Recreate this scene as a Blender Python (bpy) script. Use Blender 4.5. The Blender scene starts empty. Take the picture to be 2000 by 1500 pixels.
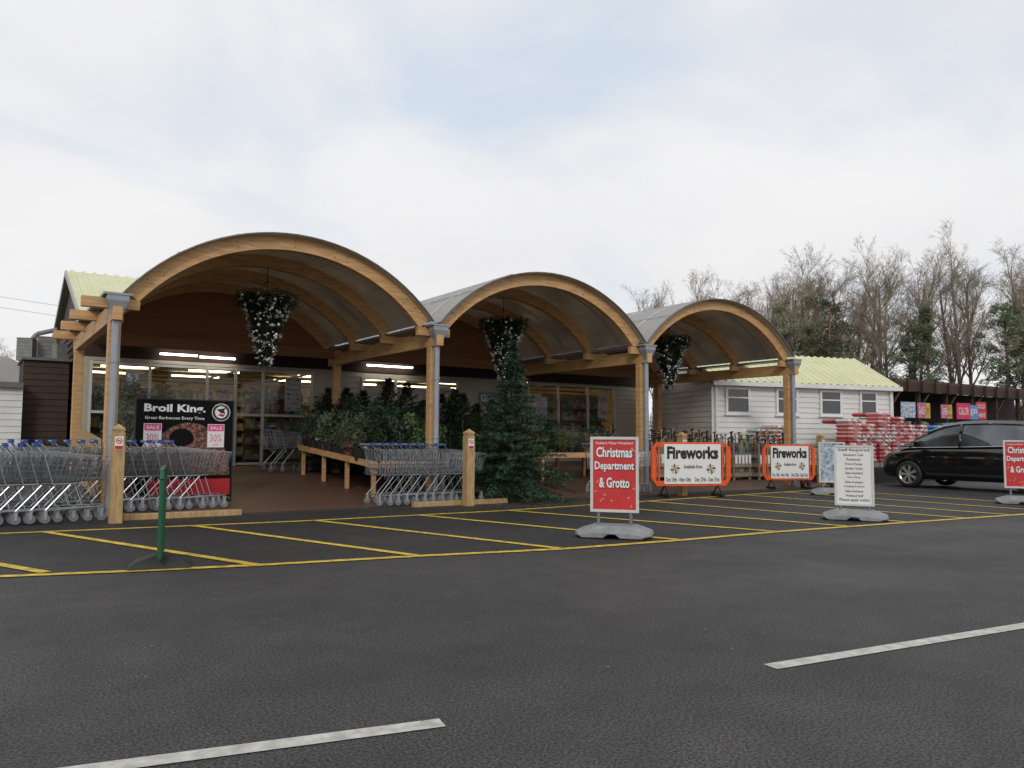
import bpy, bmesh, math, random
from mathutils import Vector, Matrix
rnd=random.Random(7)
C=bpy.context.scene.collection
pi=math.pi
# ------------------------------------------------------------ materials
def M(name,c,rough=.6,metal=0,var=.15,scale=6,bump=0,bscale=40,c2=None,spec=.5,detail=4,stretch=None,coat=0,emit=None,es=0,trans=0):
    m=bpy.data.materials.new(name); m.use_nodes=True; n=m.node_tree.nodes; L=m.node_tree.links
    b=n['Principled BSDF']; b.inputs['Roughness'].default_value=rough; b.inputs['Metallic'].default_value=metal
    b.inputs['Specular IOR Level'].default_value=spec; b.inputs['Coat Weight'].default_value=coat
    tc=n.new('ShaderNodeTexCoord'); src=tc.outputs['Object']
    if stretch:
        mp=n.new('ShaderNodeMapping'); mp.inputs['Scale'].default_value=stretch; L.new(src,mp.inputs['Vector']); src=mp.outputs[0]
    nz=n.new('ShaderNodeTexNoise'); nz.inputs['Scale'].default_value=scale; nz.inputs['Detail'].default_value=detail; L.new(src,nz.inputs['Vector'])
    r=n.new('ShaderNodeValToRGB'); r.color_ramp.elements[0].position=.3; r.color_ramp.elements[1].position=.7
    a=[max(0,x*(1-var)) for x in c]; d=list(c2) if c2 else [min(1,x*(1+var)) for x in c]
    r.color_ramp.elements[0].color=(*a,1); r.color_ramp.elements[1].color=(*d,1)
    L.new(nz.outputs['Fac'],r.inputs[0]); L.new(r.outputs[0],b.inputs['Base Color'])
    if bump:
        z2=n.new('ShaderNodeTexNoise'); z2.inputs['Scale'].default_value=bscale; L.new(src,z2.inputs['Vector'])
        bp=n.new('ShaderNodeBump'); bp.inputs['Strength'].default_value=bump; bp.inputs['Distance'].default_value=.01
        L.new(z2.outputs['Fac'],bp.inputs['Height']); L.new(bp.outputs[0],b.inputs['Normal'])
    if emit: b.inputs['Emission Color'].default_value=(*emit,1); b.inputs['Emission Strength'].default_value=es
    if trans: b.inputs['Transmission Weight'].default_value=trans
    return m
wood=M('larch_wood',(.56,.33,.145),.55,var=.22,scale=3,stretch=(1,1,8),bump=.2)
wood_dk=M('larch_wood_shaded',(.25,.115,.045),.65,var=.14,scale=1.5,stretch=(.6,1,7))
wood_pale=M('pale_softwood',(.42,.28,.13),.7,var=.25,scale=5,stretch=(6,6,1),bump=.3)
wood_brown=M('brown_stained_board',(.045,.022,.014),.7,var=.3,scale=3,stretch=(1,1,12))
wood_grey=M('weathered_pallet_wood',(.25,.2,.14),.8,var=.3,scale=6)
galv=M('grey_painted_metal',(.30,.32,.35),.4,.2,var=.08)
acm=M('dull_unit_casing',(.22,.22,.2),.6,var=.2)
alu=M('white_frame',(.58,.58,.55),.45,var=.06)
siding=M('painted_weatherboard',(.72,.72,.70),.5,var=.07,scale=2)
siding_grey=M('grey_weatherboard',(.42,.42,.42),.6,var=.1,scale=2)
siding_cream=M('cream_weatherboard',(.46,.41,.32),.6,var=.08,scale=2)
chrome=M('trolley_chrome_wire',(.40,.42,.44),.3,.9,var=.15)
blue_pl=M('blue_plastic',(.02,.06,.28),.4)
grey_pl=M('grey_plastic',(.17,.18,.19),.5,var=.1)
black_pl=M('black_rubber',(.015,.015,.015),.6)
matblack=M('matt_black_banner',(.006,.006,.007),.85,spec=.15)
base_pl=M('grey_sign_base_plastic',(.24,.25,.26),.5,var=.2,scale=9,bump=.1)
white=M('white_paint',(.76,.76,.75),.4,var=.03)
notice=M('notice_paper',(.42,.41,.38),.5,var=.1,scale=14)
red=M('red_sign_print',(.55,.03,.035),.4,var=.08)
redm=M('red_paint',(.5,.01,.02),.5)
black=M('black_ink',(.012,.012,.012),.5)
pink=M('pink_print',(.7,.04,.22),.5)
orange=M('orange_plastic',(.72,.10,.015),.4,var=.12)
green_pl=M('green_sign_frame',(.008,.10,.045),.4,var=.1)
green_mt=M('green_painted_steel',(.02,.12,.06),.5)
greenroof=M('pale_green_roof_sheet',(.64,.65,.40),.5,var=.07,scale=1.5)
tree_needle=M('fir_needles',(.018,.046,.024),.6,var=.45,scale=4,c2=(.055,.11,.055),spec=.3)
dark_needle=M('netted_fir_needles',(.012,.03,.014),.7,var=.4,scale=4,c2=(.03,.065,.028),spec=.2)
olive_leaf=M('olive_leaves',(.06,.09,.045),.6,var=.3,scale=5,c2=(.13,.16,.10))
bush_leaf=M('bedding_leaves',(.03,.08,.02),.6,var=.4,scale=9,c2=(.10,.17,.05))
lime_leaf=M('lime_conifer_leaves',(.12,.17,.03),.6,var=.3,scale=9)
flower=M('berries_and_flowers',(.06,.09,.03),.6,var=.4,scale=30,c2=(.5,.12,.1))
flower2=M('pale_winter_flowers',(.05,.10,.03),.6,var=.4,scale=26,c2=(.62,.5,.22))
bark=M('grey_bark',(.21,.18,.14),.85,var=.3,scale=1)
pinebark=M('pine_bark',(.20,.13,.09),.85,var=.3,scale=1)
pine_leaf=M('pine_foliage',(.15,.17,.09),.7,var=.45,scale=.5,c2=(.30,.31,.19),spec=.2)
fir_leaf=M('dark_fir_foliage',(.07,.11,.055),.7,var=.45,scale=.5,c2=(.17,.21,.11),spec=.2)
scrub_m=M('scrub_twigs',(.19,.155,.115),.9,var=.35,scale=.3,spec=.1)
strip=M('fluorescent_tube',(.9,.9,.9),emit=(1,.95,.88),es=9)
lampm=M('shop_ceiling_lamp',(.9,.9,.9),emit=(1,.83,.52),es=9)
inner=M('shop_interior_paint',(.5,.40,.22),.8)
pot=M('terracotta_pot',(.16,.07,.04),.8)
blackpaint=M('black_car_paint',(.006,.006,.007),.12,.0,var=.02,coat=1)
silver=M('alloy_rim',(.6,.61,.62),.3,.7)
lampglass=M('headlamp_lens',(.35,.37,.4),.1,.3)
bauble=M('silver_bauble',(.75,.77,.8),.25,.6,var=.1)
yellow=M('yellow_road_paint',(.60,.42,.045),.65,var=.38,scale=11,bump=.3,bscale=90)
whiteline=M('worn_white_road_paint',(.50,.48,.44),.7,var=.25,scale=16,bump=.4,bscale=90)
concrete=M('concrete',(.25,.24,.22),.85,var=.15)
tinted=M('dark_glass',(.03,.034,.038),.05,0,var=.1,spec=.9)
carglass=M('car_window_glass',(.05,.06,.065),.03,.45,var=.3,scale=1.5,c2=(.16,.18,.2),spec=1)
blueprint=M('blue_print',(.10,.22,.5),.5,var=.5,scale=12,c2=(.6,.66,.7))
winprint=M('window_poster_print',(.08,.12,.2),.5,var=.5,scale=9,c2=(.35,.33,.3))

def glass_mat():
    m=bpy.data.materials.new('shop_glass'); m.use_nodes=True; n=m.node_tree.nodes; L=m.node_tree.links
    n.remove(n['Principled BSDF']); o=n['Material Output']
    t=n.new('ShaderNodeBsdfTransparent'); t.inputs[0].default_value=(.78,.78,.72,1)
    g=n.new('ShaderNodeBsdfGlossy'); g.inputs['Roughness'].default_value=.02
    f=n.new('ShaderNodeFresnel'); f.inputs[0].default_value=1.5
    mx=n.new('ShaderNodeMixShader'); L.new(f.outputs[0],mx.inputs[0]); L.new(t.outputs[0],mx.inputs[1]); L.new(g.outputs[0],mx.inputs[2]); L.new(mx.outputs[0],o.inputs[0])
    return m
glass=glass_mat()
def sheet_mat():
    m=bpy.data.materials.new('polycarbonate_sheet'); m.use_nodes=True; n=m.node_tree.nodes; L=m.node_tree.links
    b=n['Principled BSDF']; o=n['Material Output']; b.inputs['Base Color'].default_value=(.56,.55,.53,1); b.inputs['Roughness'].default_value=.35
    t=n.new('ShaderNodeBsdfTranslucent')
    tc=n.new('ShaderNodeTexCoord'); nz=n.new('ShaderNodeTexNoise'); nz.inputs['Scale'].default_value=1.3; nz.inputs['Detail'].default_value=6; L.new(tc.outputs['Object'],nz.inputs[0])
    r=n.new('ShaderNodeValToRGB'); r.color_ramp.elements[0].color=(.27,.22,.16,1); r.color_ramp.elements[1].color=(.50,.42,.32,1); r.color_ramp.elements[0].position=.3; r.color_ramp.elements[1].position=.7; L.new(nz.outputs['Fac'],r.inputs[0]); L.new(r.outputs[0],t.inputs[0])
    mx=n.new('ShaderNodeMixShader'); mx.inputs[0].default_value=.42; L.new(b.outputs[0],mx.inputs[1]); L.new(t.outputs[0],mx.inputs[2]); L.new(mx.outputs[0],o.inputs[0])
    return m
sheet=sheet_mat()
def asphalt_mat(name,base,seed):
    m=bpy.data.materials.new(name); m.use_nodes=True; n=m.node_tree.nodes; L=m.node_tree.links
    b=n['Principled BSDF']; tc=n.new('ShaderNodeTexCoord'); src=tc.outputs['Object']
    def noise(s,d=3,st=None):
        z=n.new('ShaderNodeTexNoise'); z.inputs['Scale'].default_value=s; z.inputs['Detail'].default_value=d
        if st:
            mp=n.new('ShaderNodeMapping'); mp.inputs['Scale'].default_value=st; mp.inputs['Rotation'].default_value=(0,0,.15); L.new(src,mp.inputs['Vector']); L.new(mp.outputs[0],z.inputs['Vector'])
        else: L.new(src,z.inputs['Vector'])
        return z.outputs['Fac']
    def ramp(i,p0,c0,p1,c1):
        r=n.new('ShaderNodeValToRGB'); e=r.color_ramp.elements; e[0].position=p0; e[0].color=(*c0,1); e[1].position=p1; e[1].color=(*c1,1); L.new(i,r.inputs[0]); return r.outputs[0]
    def mul(a,c,f=1):
        x=n.new('ShaderNodeMix'); x.data_type='RGBA'; x.blend_type='MULTIPLY'; x.inputs['Factor'].default_value=f; L.new(a,x.inputs['A']); L.new(c,x.inputs['B']); return x.outputs['Result']
    grain=ramp(noise(75,4),.38,[base*.35,base*.335,base*.32],.66,[base*2.3,base*2.17,base*2.08])
    speck=ramp(noise(160,1),.66,(1,1,1),.74,(2.2,2.15,2.1))
    patch=ramp(noise(.35,5),.3,(.78,.78,.79),.7,(1.13,1.12,1.12))
    mid=ramp(noise(3,6),.35,(.84,.84,.84),.7,(1.13,1.13,1.13))
    track=ramp(noise(.5,4,(.12,1.6,1)),.35,(.86,.86,.88),.65,(1.10,1.10,1.10))
    L.new(mul(mul(mul(mul(grain,patch),mid),track),speck),b.inputs['Base Color'])
    rr=n.new('ShaderNodeMapRange'); rr.inputs[3].default_value=.45; rr.inputs[4].default_value=.8; L.new(noise(.6,4),rr.inputs[0]); L.new(rr.outputs[0],b.inputs['Roughness'])
    b.inputs['Specular IOR Level'].default_value=.32
    bp=n.new('ShaderNodeBump'); bp.inputs['Strength'].default_value=.9; bp.inputs['Distance'].default_value=.01; L.new(noise(75,3),bp.inputs['Height']); L.new(bp.outputs[0],b.inputs['Normal'])
    return m
asph=asphalt_mat('road_tarmac',.045,1); asph2=asphalt_mat('dark_bay_tarmac',.027,2)
def brick_mat():
    m=bpy.data.materials.new('brick_paving'); m.use_nodes=True; n=m.node_tree.nodes; L=m.node_tree.links
    b=n['Principled BSDF']; tc=n.new('ShaderNodeTexCoord'); k=n.new('ShaderNodeTexBrick'); k.inputs['Scale'].default_value=5
    k.inputs['Color1'].default_value=(.17,.085,.055,1); k.inputs['Color2'].default_value=(.11,.065,.05,1); k.inputs['Mortar'].default_value=(.05,.04,.035,1); k.inputs['Mortar Size'].default_value=.02
    L.new(tc.outputs['Object'],k.inputs[0]); L.new(k.outputs[0],b.inputs['Base Color']); b.inputs['Roughness'].default_value=.5
    return m
brick=brick_mat()
def goods_mat(name,s,v=.35):
    m=bpy.data.materials.new(name); m.use_nodes=True; n=m.node_tree.nodes; L=m.node_tree.links
    b=n['Principled BSDF']; tc=n.new('ShaderNodeTexCoord'); k=n.new('ShaderNodeTexVoronoi'); k.distance='CHEBYCHEV'; k.inputs['Scale'].default_value=s
    h=n.new('ShaderNodeHueSaturation'); h.inputs['Saturation'].default_value=.75; h.inputs['Value'].default_value=v
    L.new(tc.outputs['Object'],k.inputs[0]); L.new(k.outputs['Color'],h.inputs['Color']); L.new(h.outputs[0],b.inputs['Base Color']); return m
goods=goods_mat('shop_goods',6,.6); goods_dk=goods_mat('garden_goods',7,.28)
bagc_red=M('red_bag_plastic',(.42,.035,.045),.4,var=.3,scale=9,c2=(.55,.10,.10)); bagc_white=M('white_bag_plastic',(.58,.55,.52),.4,var=.15,scale=12); bagc_blue=M('blue_bag_plastic',(.03,.2,.5),.35); bagc_dark=M('dark_bag_print',(.05,.06,.05),.4)
def bbq_mat():
    m=bpy.data.materials.new('barbecue_print'); m.use_nodes=True; n=m.node_tree.nodes; L=m.node_tree.links
    b=n['Principled BSDF']; tc=n.new('ShaderNodeTexCoord'); w=n.new('ShaderNodeTexVoronoi'); w.inputs['Scale'].default_value=22
    r=n.new('ShaderNodeValToRGB'); r.color_ramp.elements[0].color=(.42,.17,.10,1); r.color_ramp.elements[1].color=(.03,.015,.01,1); r.color_ramp.elements[1].position=.75
    L.new(tc.outputs['Object'],w.inputs[0]); L.new(w.outputs['Distance'],r.inputs[0]); L.new(r.outputs[0],b.inputs['Base Color']); return m
bbqm=bbq_mat()
# ------------------------------------------------------------ mesh builder
class B:
    def __init__(s): s.v=[];s.f=[];s.m=[];s.mi=0
    def add(s,vs,fs):
        o=len(s.v); s.v+= [tuple(x) for x in vs]; s.f+=[tuple(i+o for i in f) for f in fs]; s.m+=[s.mi]*len(fs); return s
    def box(s,x0,x1,y0,y1,z0,z1,T=None):
        vs=[Vector(p) for p in ((x0,y0,z0),(x1,y0,z0),(x1,y1,z0),(x0,y1,z0),(x0,y0,z1),(x1,y0,z1),(x1,y1,z1),(x0,y1,z1))]
        if T: vs=[T@q for q in vs]
        return s.add(vs,[(0,3,2,1),(4,5,6,7),(0,1,5,4),(1,2,6,5),(2,3,7,6),(3,0,4,7)])
    def tube(s,a,b,r0,r1=None,n=6,cap=True):
        a=Vector(a);b=Vector(b); r1=r0 if r1 is None else r1; d=(b-a)
        if d.length<1e-6: return s
        d.normalize(); u=d.orthogonal().normalized(); w=d.cross(u); vs=[]
        for q,r in ((a,r0),(b,r1)):
            for i in range(n):
                t=2*pi*i/n; vs.append(q+u*(r*math.cos(t))+w*(r*math.sin(t)))
        fs=[(i,(i+1)%n,n+(i+1)%n,n+i) for i in range(n)]
        if cap: fs+=[tuple(range(n-1,-1,-1)),tuple(range(n,2*n))]
        return s.add(vs,fs)
    def prism(s,pts,y0,y1):
        n=len(pts); vs=[(x,y0,z) for x,z in pts]+[(x,y1,z) for x,z in pts]
        return s.add(vs,[tuple(range(n)),tuple(range(2*n-1,n-1,-1))]+[(i,n+i,n+(i+1)%n,(i+1)%n) for i in range(n)])
    def lathe(s,prof,cx=0,cy=0,n=12):
        vs=[(cx+r*math.cos(2*pi*i/n),cy+r*math.sin(2*pi*i/n),z) for r,z in prof for i in range(n)]
        fs=[(k*n+i,k*n+(i+1)%n,(k+1)*n+(i+1)%n,(k+1)*n+i) for k in range(len(prof)-1) for i in range(n)]
        return s.add(vs,fs)
    def quad(s,a,b,c,d): return s.add([a,b,c,d],[(0,1,2,3)])
    def tri(s,a,b,c): return s.add([a,b,c],[(0,1,2)])
    def obj(s,name,mats,parent=None,loc=(0,0,0),smooth=False,bevel=0,label=None):
        me=bpy.data.meshes.new(name); me.from_pydata(s.v,[],s.f)
        if not isinstance(mats,(list,tuple)): mats=[mats]
        for m in mats: me.materials.append(m)
        me.polygons.foreach_set('material_index',s.m); 
        if smooth: me.polygons.foreach_set('use_smooth',[True]*len(s.f))
        me.update(); ob=bpy.data.objects.new(name,me); ob.location=loc; C.objects.link(ob)
        if parent: ob.parent=parent
        if bevel:
            md=ob.modifiers.new('bevel','BEVEL'); md.width=bevel; md.segments=2; md.limit_method='ANGLE'
        if label: ob['label']=label
        return ob
def root(name,label,cat,loc=(0,0,0),rz=0,group=None):
    e=bpy.data.objects.new(name,None); e.empty_display_size=.2; e.location=loc; e.rotation_euler=(0,0,math.radians(rz)); C.objects.link(e)
    e['label']=label; e['category']=cat
    if group: e['group']=group
    return e
def tag(ob,label,cat,group=None):
    ob['label']=label; ob['category']=cat
    if group: ob['group']=group
    return ob
def struct(ob,k='structure'): ob['kind']=k; return ob
def copy(rt,loc,rz=None,label=None,sc=None):
    kids={}
    def walk(o):
        kids[o]=list(o.children)
        for ch in kids[o]: walk(ch)
    def rec(o,par):
        c=o.copy(); C.objects.link(c)
        if par: c.parent=par
        for ch in kids[o]: rec(ch,c)
        return c
    walk(rt); c=rec(rt,None); c.location=loc
    if rz is not None: c.rotation_euler=(0,0,math.radians(rz))
    if label: c['label']=label
    if sc: c.scale=sc if isinstance(sc,tuple) else (sc,)*3
    return c
def text(par,s,cx,cz,w,h,y,mat,bold=.01,name='lettering',extr=0):
    cu=bpy.data.curves.new('t','FONT'); cu.body=s; cu.align_x='CENTER'; cu.align_y='CENTER'; cu.offset=bold; cu.resolution_u=2
    o=bpy.data.objects.new('t',cu); C.objects.link(o); dg=bpy.context.evaluated_depsgraph_get()
    me=bpy.data.meshes.new_from_object(o.evaluated_get(dg)); bpy.data.objects.remove(o)
    xs=[q.co.x for q in me.vertices]; ys=[q.co.y for q in me.vertices]
    if not xs: return
    x0,x1,y0,y1=min(xs),max(xs),min(ys),max(ys); sx=w/(x1-x0); sz=h/(y1-y0)
    for q in me.vertices:
        q.co=((q.co.x-(x0+x1)/2)*sx+cx,y,(q.co.y-(y0+y1)/2)*sz+cz)
    me.materials.clear(); me.materials.append(mat)
    ob=bpy.data.objects.new(name,me); C.objects.link(ob)
    if par: ob.parent=par
    return ob
def gz(y): return 0 if y<12.6 else (.5 if y>20 else .5*(y-12.6)/7.4)

# ------------------------------------------------------------ ground
b=B(); ys=[-250,12.6,20,400]; zs=[0,0,.5,.5]
for i in range(3): b.quad((-300,ys[i],zs[i]),(300,ys[i],zs[i]),(300,ys[i+1],zs[i+1]),(-300,ys[i+1],zs[i+1]))
struct(b.obj('ground',asph))
near=[(-6,9.6),(0.25,8.13),(1.2,7.85),(2.26,7.59),(3.83,7.31),(5.4,6.96),(7.06,6.82),(8.73,6.78),(11.34,6.55),(14.5,6.25),(19,5.9)]
far=[(-6,12.1),(.34,11.66),(1.86,11.46),(4.05,11.22),(7.41,11.14),(10.95,11.45),(14.3,11.75),(19.0,12.1)]
def interp(pl,x):
    for (a,c),(d,e) in zip(pl,pl[1:]):
        if a<=x<=d: return c+(e-c)*(x-a)/(d-a)
b=B(); N=40
for i in range(N):
    xa=-6+25*i/N; xb=-6+25*(i+1)/N
    b.quad((xa,interp(near,xa),.004),(xb,interp(near,xb),.004),(xb,12.55,.004),(xa,12.55,.004))
struct(b.obj('bay_tarmac_pavement',asph2))
def ribbon(b,pl,w,z):
    for (a,c),(d,e) in zip(pl,pl[1:]):
        dx,dy=d-a,e-c; l=math.hypot(dx,dy); nx,ny=-dy/l*w/2,dx/l*w/2
        b.quad((a-nx,c-ny,z),(d-nx,e-ny,z),(d+nx,e+ny,z),(a+nx,c+ny,z))
b=B(); ribbon(b,near,.115,.008); ribbon(b,far,.11,.008)
struct(b.obj('yellow_road_marking_border',yellow))
hatch=[((-2.6,11.8),(-1.0,8.6)),((-1.0,11.7),(.59,8.13)),((.80,11.57),(2.26,7.59)),((2.54,11.3),(3.81,7.32)),((4.15,11.2),(5.38,6.98)),((5.8,11.17),(7.06,6.82)),((7.46,11.16),(8.79,6.75)),((9.3,11.3),(10.2,6.67)),((10.9,11.45),(11.5,6.55)),((12.5,11.6),(12.9,6.4)),((14.0,11.7),(14.14,6.3)),((15.6,11.85),(15.5,6.2)),((17.2,12.0),(17.0,6.05))]
b=B()
for a,c in hatch: ribbon(b,[a,c],.105,.012)
struct(b.obj('yellow_hatch_road_marking',yellow))
for a,c in (((-.1,3.41),(1.70,3.02)),((3.56,2.80),(5.95,2.48)),((8.0,2.2),(10.2,1.9))):
    b=B(); ribbon(b,[a,c],.1,.004); struct(b.obj('white_dash_road_marking',whiteline))
b=B(); b.quad((1.9,12.75,.014),(19,12.75,.014),(19,20.0,.505),(1.9,20.0,.505)); struct(b.obj('brick_forecourt_paving',brick))
b=B(); b.box(19.4,45,12.9,30,-.2,.45); struct(b.obj('raised_terrace_pavement',asph2))
b=B()
for i in range(1500):
    x=rnd.gauss(8.3,1.1); y=rnd.gauss(11.8,.55); s=rnd.uniform(.005,.018); a=rnd.uniform(0,6.3)
    b.quad(*[(x+s*math.cos(a+k*1.57)*(2 if k%2 else 1),y+s*math.sin(a+k*1.57),.02) for k in range(4)])
for i in range(260):
    x=rnd.uniform(-1,14); y=rnd.uniform(3,12); s=rnd.uniform(.004,.014); a=rnd.uniform(0,6.3)
    b.quad(*[(x+s*math.cos(a+k*1.57),y+s*math.sin(a+k*1.57),.018) for k in range(4)])
struct(b.obj('fallen_needle_litter',M('litter',(.18,.14,.07),.9,var=.4,scale=30)),'stuff')

# ------------------------------------------------------------ canopy
can=root('timber_canopy','three-bay curved timber canopy with translucent barrel roofs over shop forecourt','canopy')
PX=[1.72,7.18,12.54,17.8]; Rr=3.38; apex=4.62; HS=2.59; ribY=[13.3,14.9,16.5,18.1]
def arc(cx,r,n=28,hs=HS):
    th=math.asin(hs/Rr); cz=apex-Rr
    return [(cx+r*math.sin(-th+2*th*i/n),cz+r*math.cos(-th+2*th*i/n)) for i in range(n+1)]
def arcbox(b,cx,r0,r1,y0,y1,hs=HS,n=28):
    A=arc(cx,r0,n,hs); D=arc(cx,r1,n,hs)
    for i in range(n):
        b.add([(A[i][0],y0,A[i][1]),(A[i+1][0],y0,A[i+1][1]),(D[i+1][0],y0,D[i+1][1]),(D[i][0],y0,D[i][1]),
               (A[i][0],y1,A[i][1]),(A[i+1][0],y1,A[i+1][1]),(D[i+1][0],y1,D[i+1][1]),(D[i][0],y1,D[i][1])],
              [(0,1,2,3),(7,6,5,4),(0,4,5,1),(3,2,6,7)]+([(0,3,7,4)] if i==0 else [])+([(1,5,6,2)] if i==n-1 else []))
trim=M('roof_edge_flashing',(.16,.15,.14),.5,.3)
barm=M('glazing_bar',(.55,.55,.55),.4,.3)
for k in range(3):
    cx=(PX[k]+PX[k+1])/2
    for y in ribY:
        b=B(); arcbox(b,cx,Rr-.23,Rr,y-.07,y+.07); b.obj('arched_rib',wood,can)
    b=B(); arcbox(b,cx,Rr+.004,Rr+.018,13.10,18.4,HS+.02); b.obj('roof_sheet',sheet,can)
    b=B(); arcbox(b,cx,Rr+.002,Rr+.024,13.06,13.098,HS+.03); b.obj('roof_edge_trim',trim,can)
    b=B()
    for y in (13.9,14.9,15.9,16.9,17.9): arcbox(b,cx,Rr+.019,Rr+.03,y-.025,y+.025,HS+.02)
    for t in [i/6 for i in range(1,6)]:
        th=math.asin(HS/Rr); a=-th+2*th*t; r=Rr+.035
        x,z=cx+r*math.sin(a),apex-Rr+r*math.cos(a); b.tube((x,13.12,z),(x,18.4,z),.010,n=4)
    b.obj('glazing_bar',barm,can)
    A=arc(cx,Rr-.001,24); pts=[(A[0][0],3.22)]+A+[(A[-1][0],3.22)]
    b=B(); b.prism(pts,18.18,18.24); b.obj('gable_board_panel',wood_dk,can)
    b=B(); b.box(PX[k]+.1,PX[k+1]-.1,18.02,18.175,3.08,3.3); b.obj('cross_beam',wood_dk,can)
bolt=M('galvanised_bolt',(.12,.12,.12),.4,.7)
for i,x in enumerate(PX):
    b=B(); b.box(x-.07,x+.07,13.0,18.5,2.93,3.20); b.obj('long_beam',wood,can,bevel=.008)
    b=B(); b.box(x-.20,x+.20,12.98,18.4,3.30,3.335); b.obj('valley_gutter',galv,can)
    for y in ribY:
        b=B()
        b.box(x-.34 if i else x-.46,x+.34,y-.06,y+.06,3.13,3.29); b.obj('cap_timber',wood,can,bevel=.008)
    for y in (13.3,18.1):
        b=B(); b.box(x-.085,x+.085,y-.085,y+.085,gz(y)-.02,2.93 ); b.obj('post',wood,can,bevel=.01)
    b=B(); b.tube((x,13.13,gz(13.1)-.02),(x,13.13,3.06),.055,n=16)
    for z in (1.2,2.3): b.tube((x,13.13,z),(x,13.13,z+.04),.066,n=16)
    pipe=b.obj('downpipe',galv,can,smooth=False)
    b=B()
    for (h0,z0),(h1,z1) in (((.07,2.98),(.09,3.08)),((.09,3.08),(.15,3.22)),((.15,3.22),(.15,3.30)),((.17,3.30),(.17,3.33))):
        q=[(-1,-1),(1,-1),(1,1),(-1,1)]
        b.add([(x+a*h0,13.08+c*h0*.7,z0) for a,c in q]+[(x+a*h1,13.08+c*h1*.7,z1) for a,c in q],[(0,1,5,4),(1,2,6,5),(2,3,7,6),(3,0,4,7),(4,5,6,7),(3,2,1,0)])
    b.obj('hopper',galv,pipe)
b=B()
for k in range(3):
    cx=(PX[k]+PX[k+1])/2; th=math.asin(HS/Rr)
    for t in (.06,.1,.33,.37,.5,.63,.67,.9,.94):
        a=-th+2*th*t
        for dr in (-.07,-.16):
            r=Rr+dr; x,z=cx+r*math.sin(a),apex-Rr+r*math.cos(a); b.tube((x,13.222,z),(x,13.232,z),.011,n=8)
b.obj('bolt_head',bolt,can)['kind']='stuff'

# ------------------------------------------------------------ shop building
shop=root('shop_building','long low garden shop with glazed front under timber canopy','building')
def boards(b,x0,x1,z0,z1,y,T=None,h=.15,d=.02):
    n=max(1,round((z1-z0)/h)); h=(z1-z0)/n
    for i in range(n):
        z=z0+i*h; q=[Vector(p) for p in ((x0,y-d,z),(x1,y-d,z),(x1,y-.002,z+h),(x0,y-.002,z+h),(x0,y,z),(x1,y,z))]
        if T: q=[T@p for p in q]
        b.add(q,[(0,1,2,3),(4,5,1,0)])
Yf=20.0
b=B()
for x0,x1,z0,z1 in ((7.75,8.62,.5,2.98),(8.62,11.65,.5,1.35),(8.62,11.65,2.84,2.98),(11.65,14.1,.5,2.98),(14.1,17.66,.5,1.35),(14.1,17.66,2.93,2.98),(17.66,19.0,.5,2.98)): boards(b,x0,x1,z0,z1,Yf)
b.obj('wall_cladding',siding_cream,shop)
b=B(); b.box(2.0,7.3,Yf-.05,Yf+.1,2.9,2.98); b.box(1.95,2.12,Yf-.05,Yf+.1,.4,2.9); b.box(7.3,7.75,Yf-.1,Yf+.1,.4,2.98); b.box(2.0,6.3,Yf-.04,Yf+.1,3.33,4.0)
b.obj('fascia',siding_cream,shop)
b=B(); b.box(2.1,18.6,18.3,Yf-.06,3.40,3.43); b.box(2.0,18.9,Yf-.04,Yf+.1,2.98,3.33); b.obj('dark_fascia_board',wood_brown,shop)
def glazing(x0,x1,z0,z1,cols,rows,y=Yf,name='shop_window',fr=.06):
    b=B(); 
    for c in cols: b.box(c-fr/2,c+fr/2,y-.05,y+.03,z0,z1)
    for (a,c) in zip(cols,cols[1:]):
        for r in rows: b.box(a+fr/2,c-fr/2,y-.045,y+.025,r-fr/2,r+fr/2)
    w=b.obj(name,alu,shop)
    g=B(); g.quad((x0,y-.01,z0),(x1,y-.01,z0),(x1,y-.01,z1),(x0,y-.01,z1)); g.obj('glass_pane',glass,w)
    return w
glazing(2.12,7.3,.5,2.9,[2.15,3.37,4.65,5.32,6.0,7.27],[.55,1.75,2.86],name='sliding_door_front')
glazing(8.62,11.65,1.35,2.84,[8.65,9.65,10.65,11.62],[1.38,2.81])
glazing(14.1,17.66,1.35,2.93,[14.13,15.3,16.5,17.63],[1.38,2.90])
b=B(); b.box(5.28,5.36,Yf-.07,Yf-.055,.5,1.75); b.obj('door_handle',alu,shop)
b=B()
T3=Matrix.Translation((2.0,0,0))@Matrix.Rotation(-pi/2,4,'Z')
boards(b,-27,-20,.3,3.9,0,T3,h=.18,d=.03)
b.add([(2.0,20.0,3.9),(2.0,27,3.9),(2.0,23.5,5.45)],[(0,1,2)])
b.obj('side_wall',wood_brown,shop)
def roofsheet(b,p00,p10,p01,p11,n,h=.04):
    p00,p10,p01,p11=map(Vector,(p00,p10,p01,p11)); nrm=(p10-p00).cross(p01-p00).normalized()
    if nrm.z<0: nrm=-nrm
    prof=[(0,0),(.35,0),(.45,h),(.65,h),(.75,0),(1,0)]
    A=[];D=[]
    for i in range(n):
        for t,z in prof[:-1]:
            s=(i+t)/n; A.append(p00.lerp(p10,s)+nrm*z); D.append(p01.lerp(p11,s)+nrm*z)
    m=len(A); b.add(A+D,[(i,i+1,m+i+1,m+i) for i in range(m-1)])
b=B(); roofsheet(b,(1.85,19.7,3.9),(6.3,19.7,3.9),(1.85,23.5,5.5),(6.3,23.5,5.5),17); roofsheet(b,(1.85,27.3,3.9),(6.3,27.3,3.9),(1.85,23.5,5.5),(6.3,23.5,5.5),17)
b.obj('roof',greenroof,shop)
b=B(); 
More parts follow.
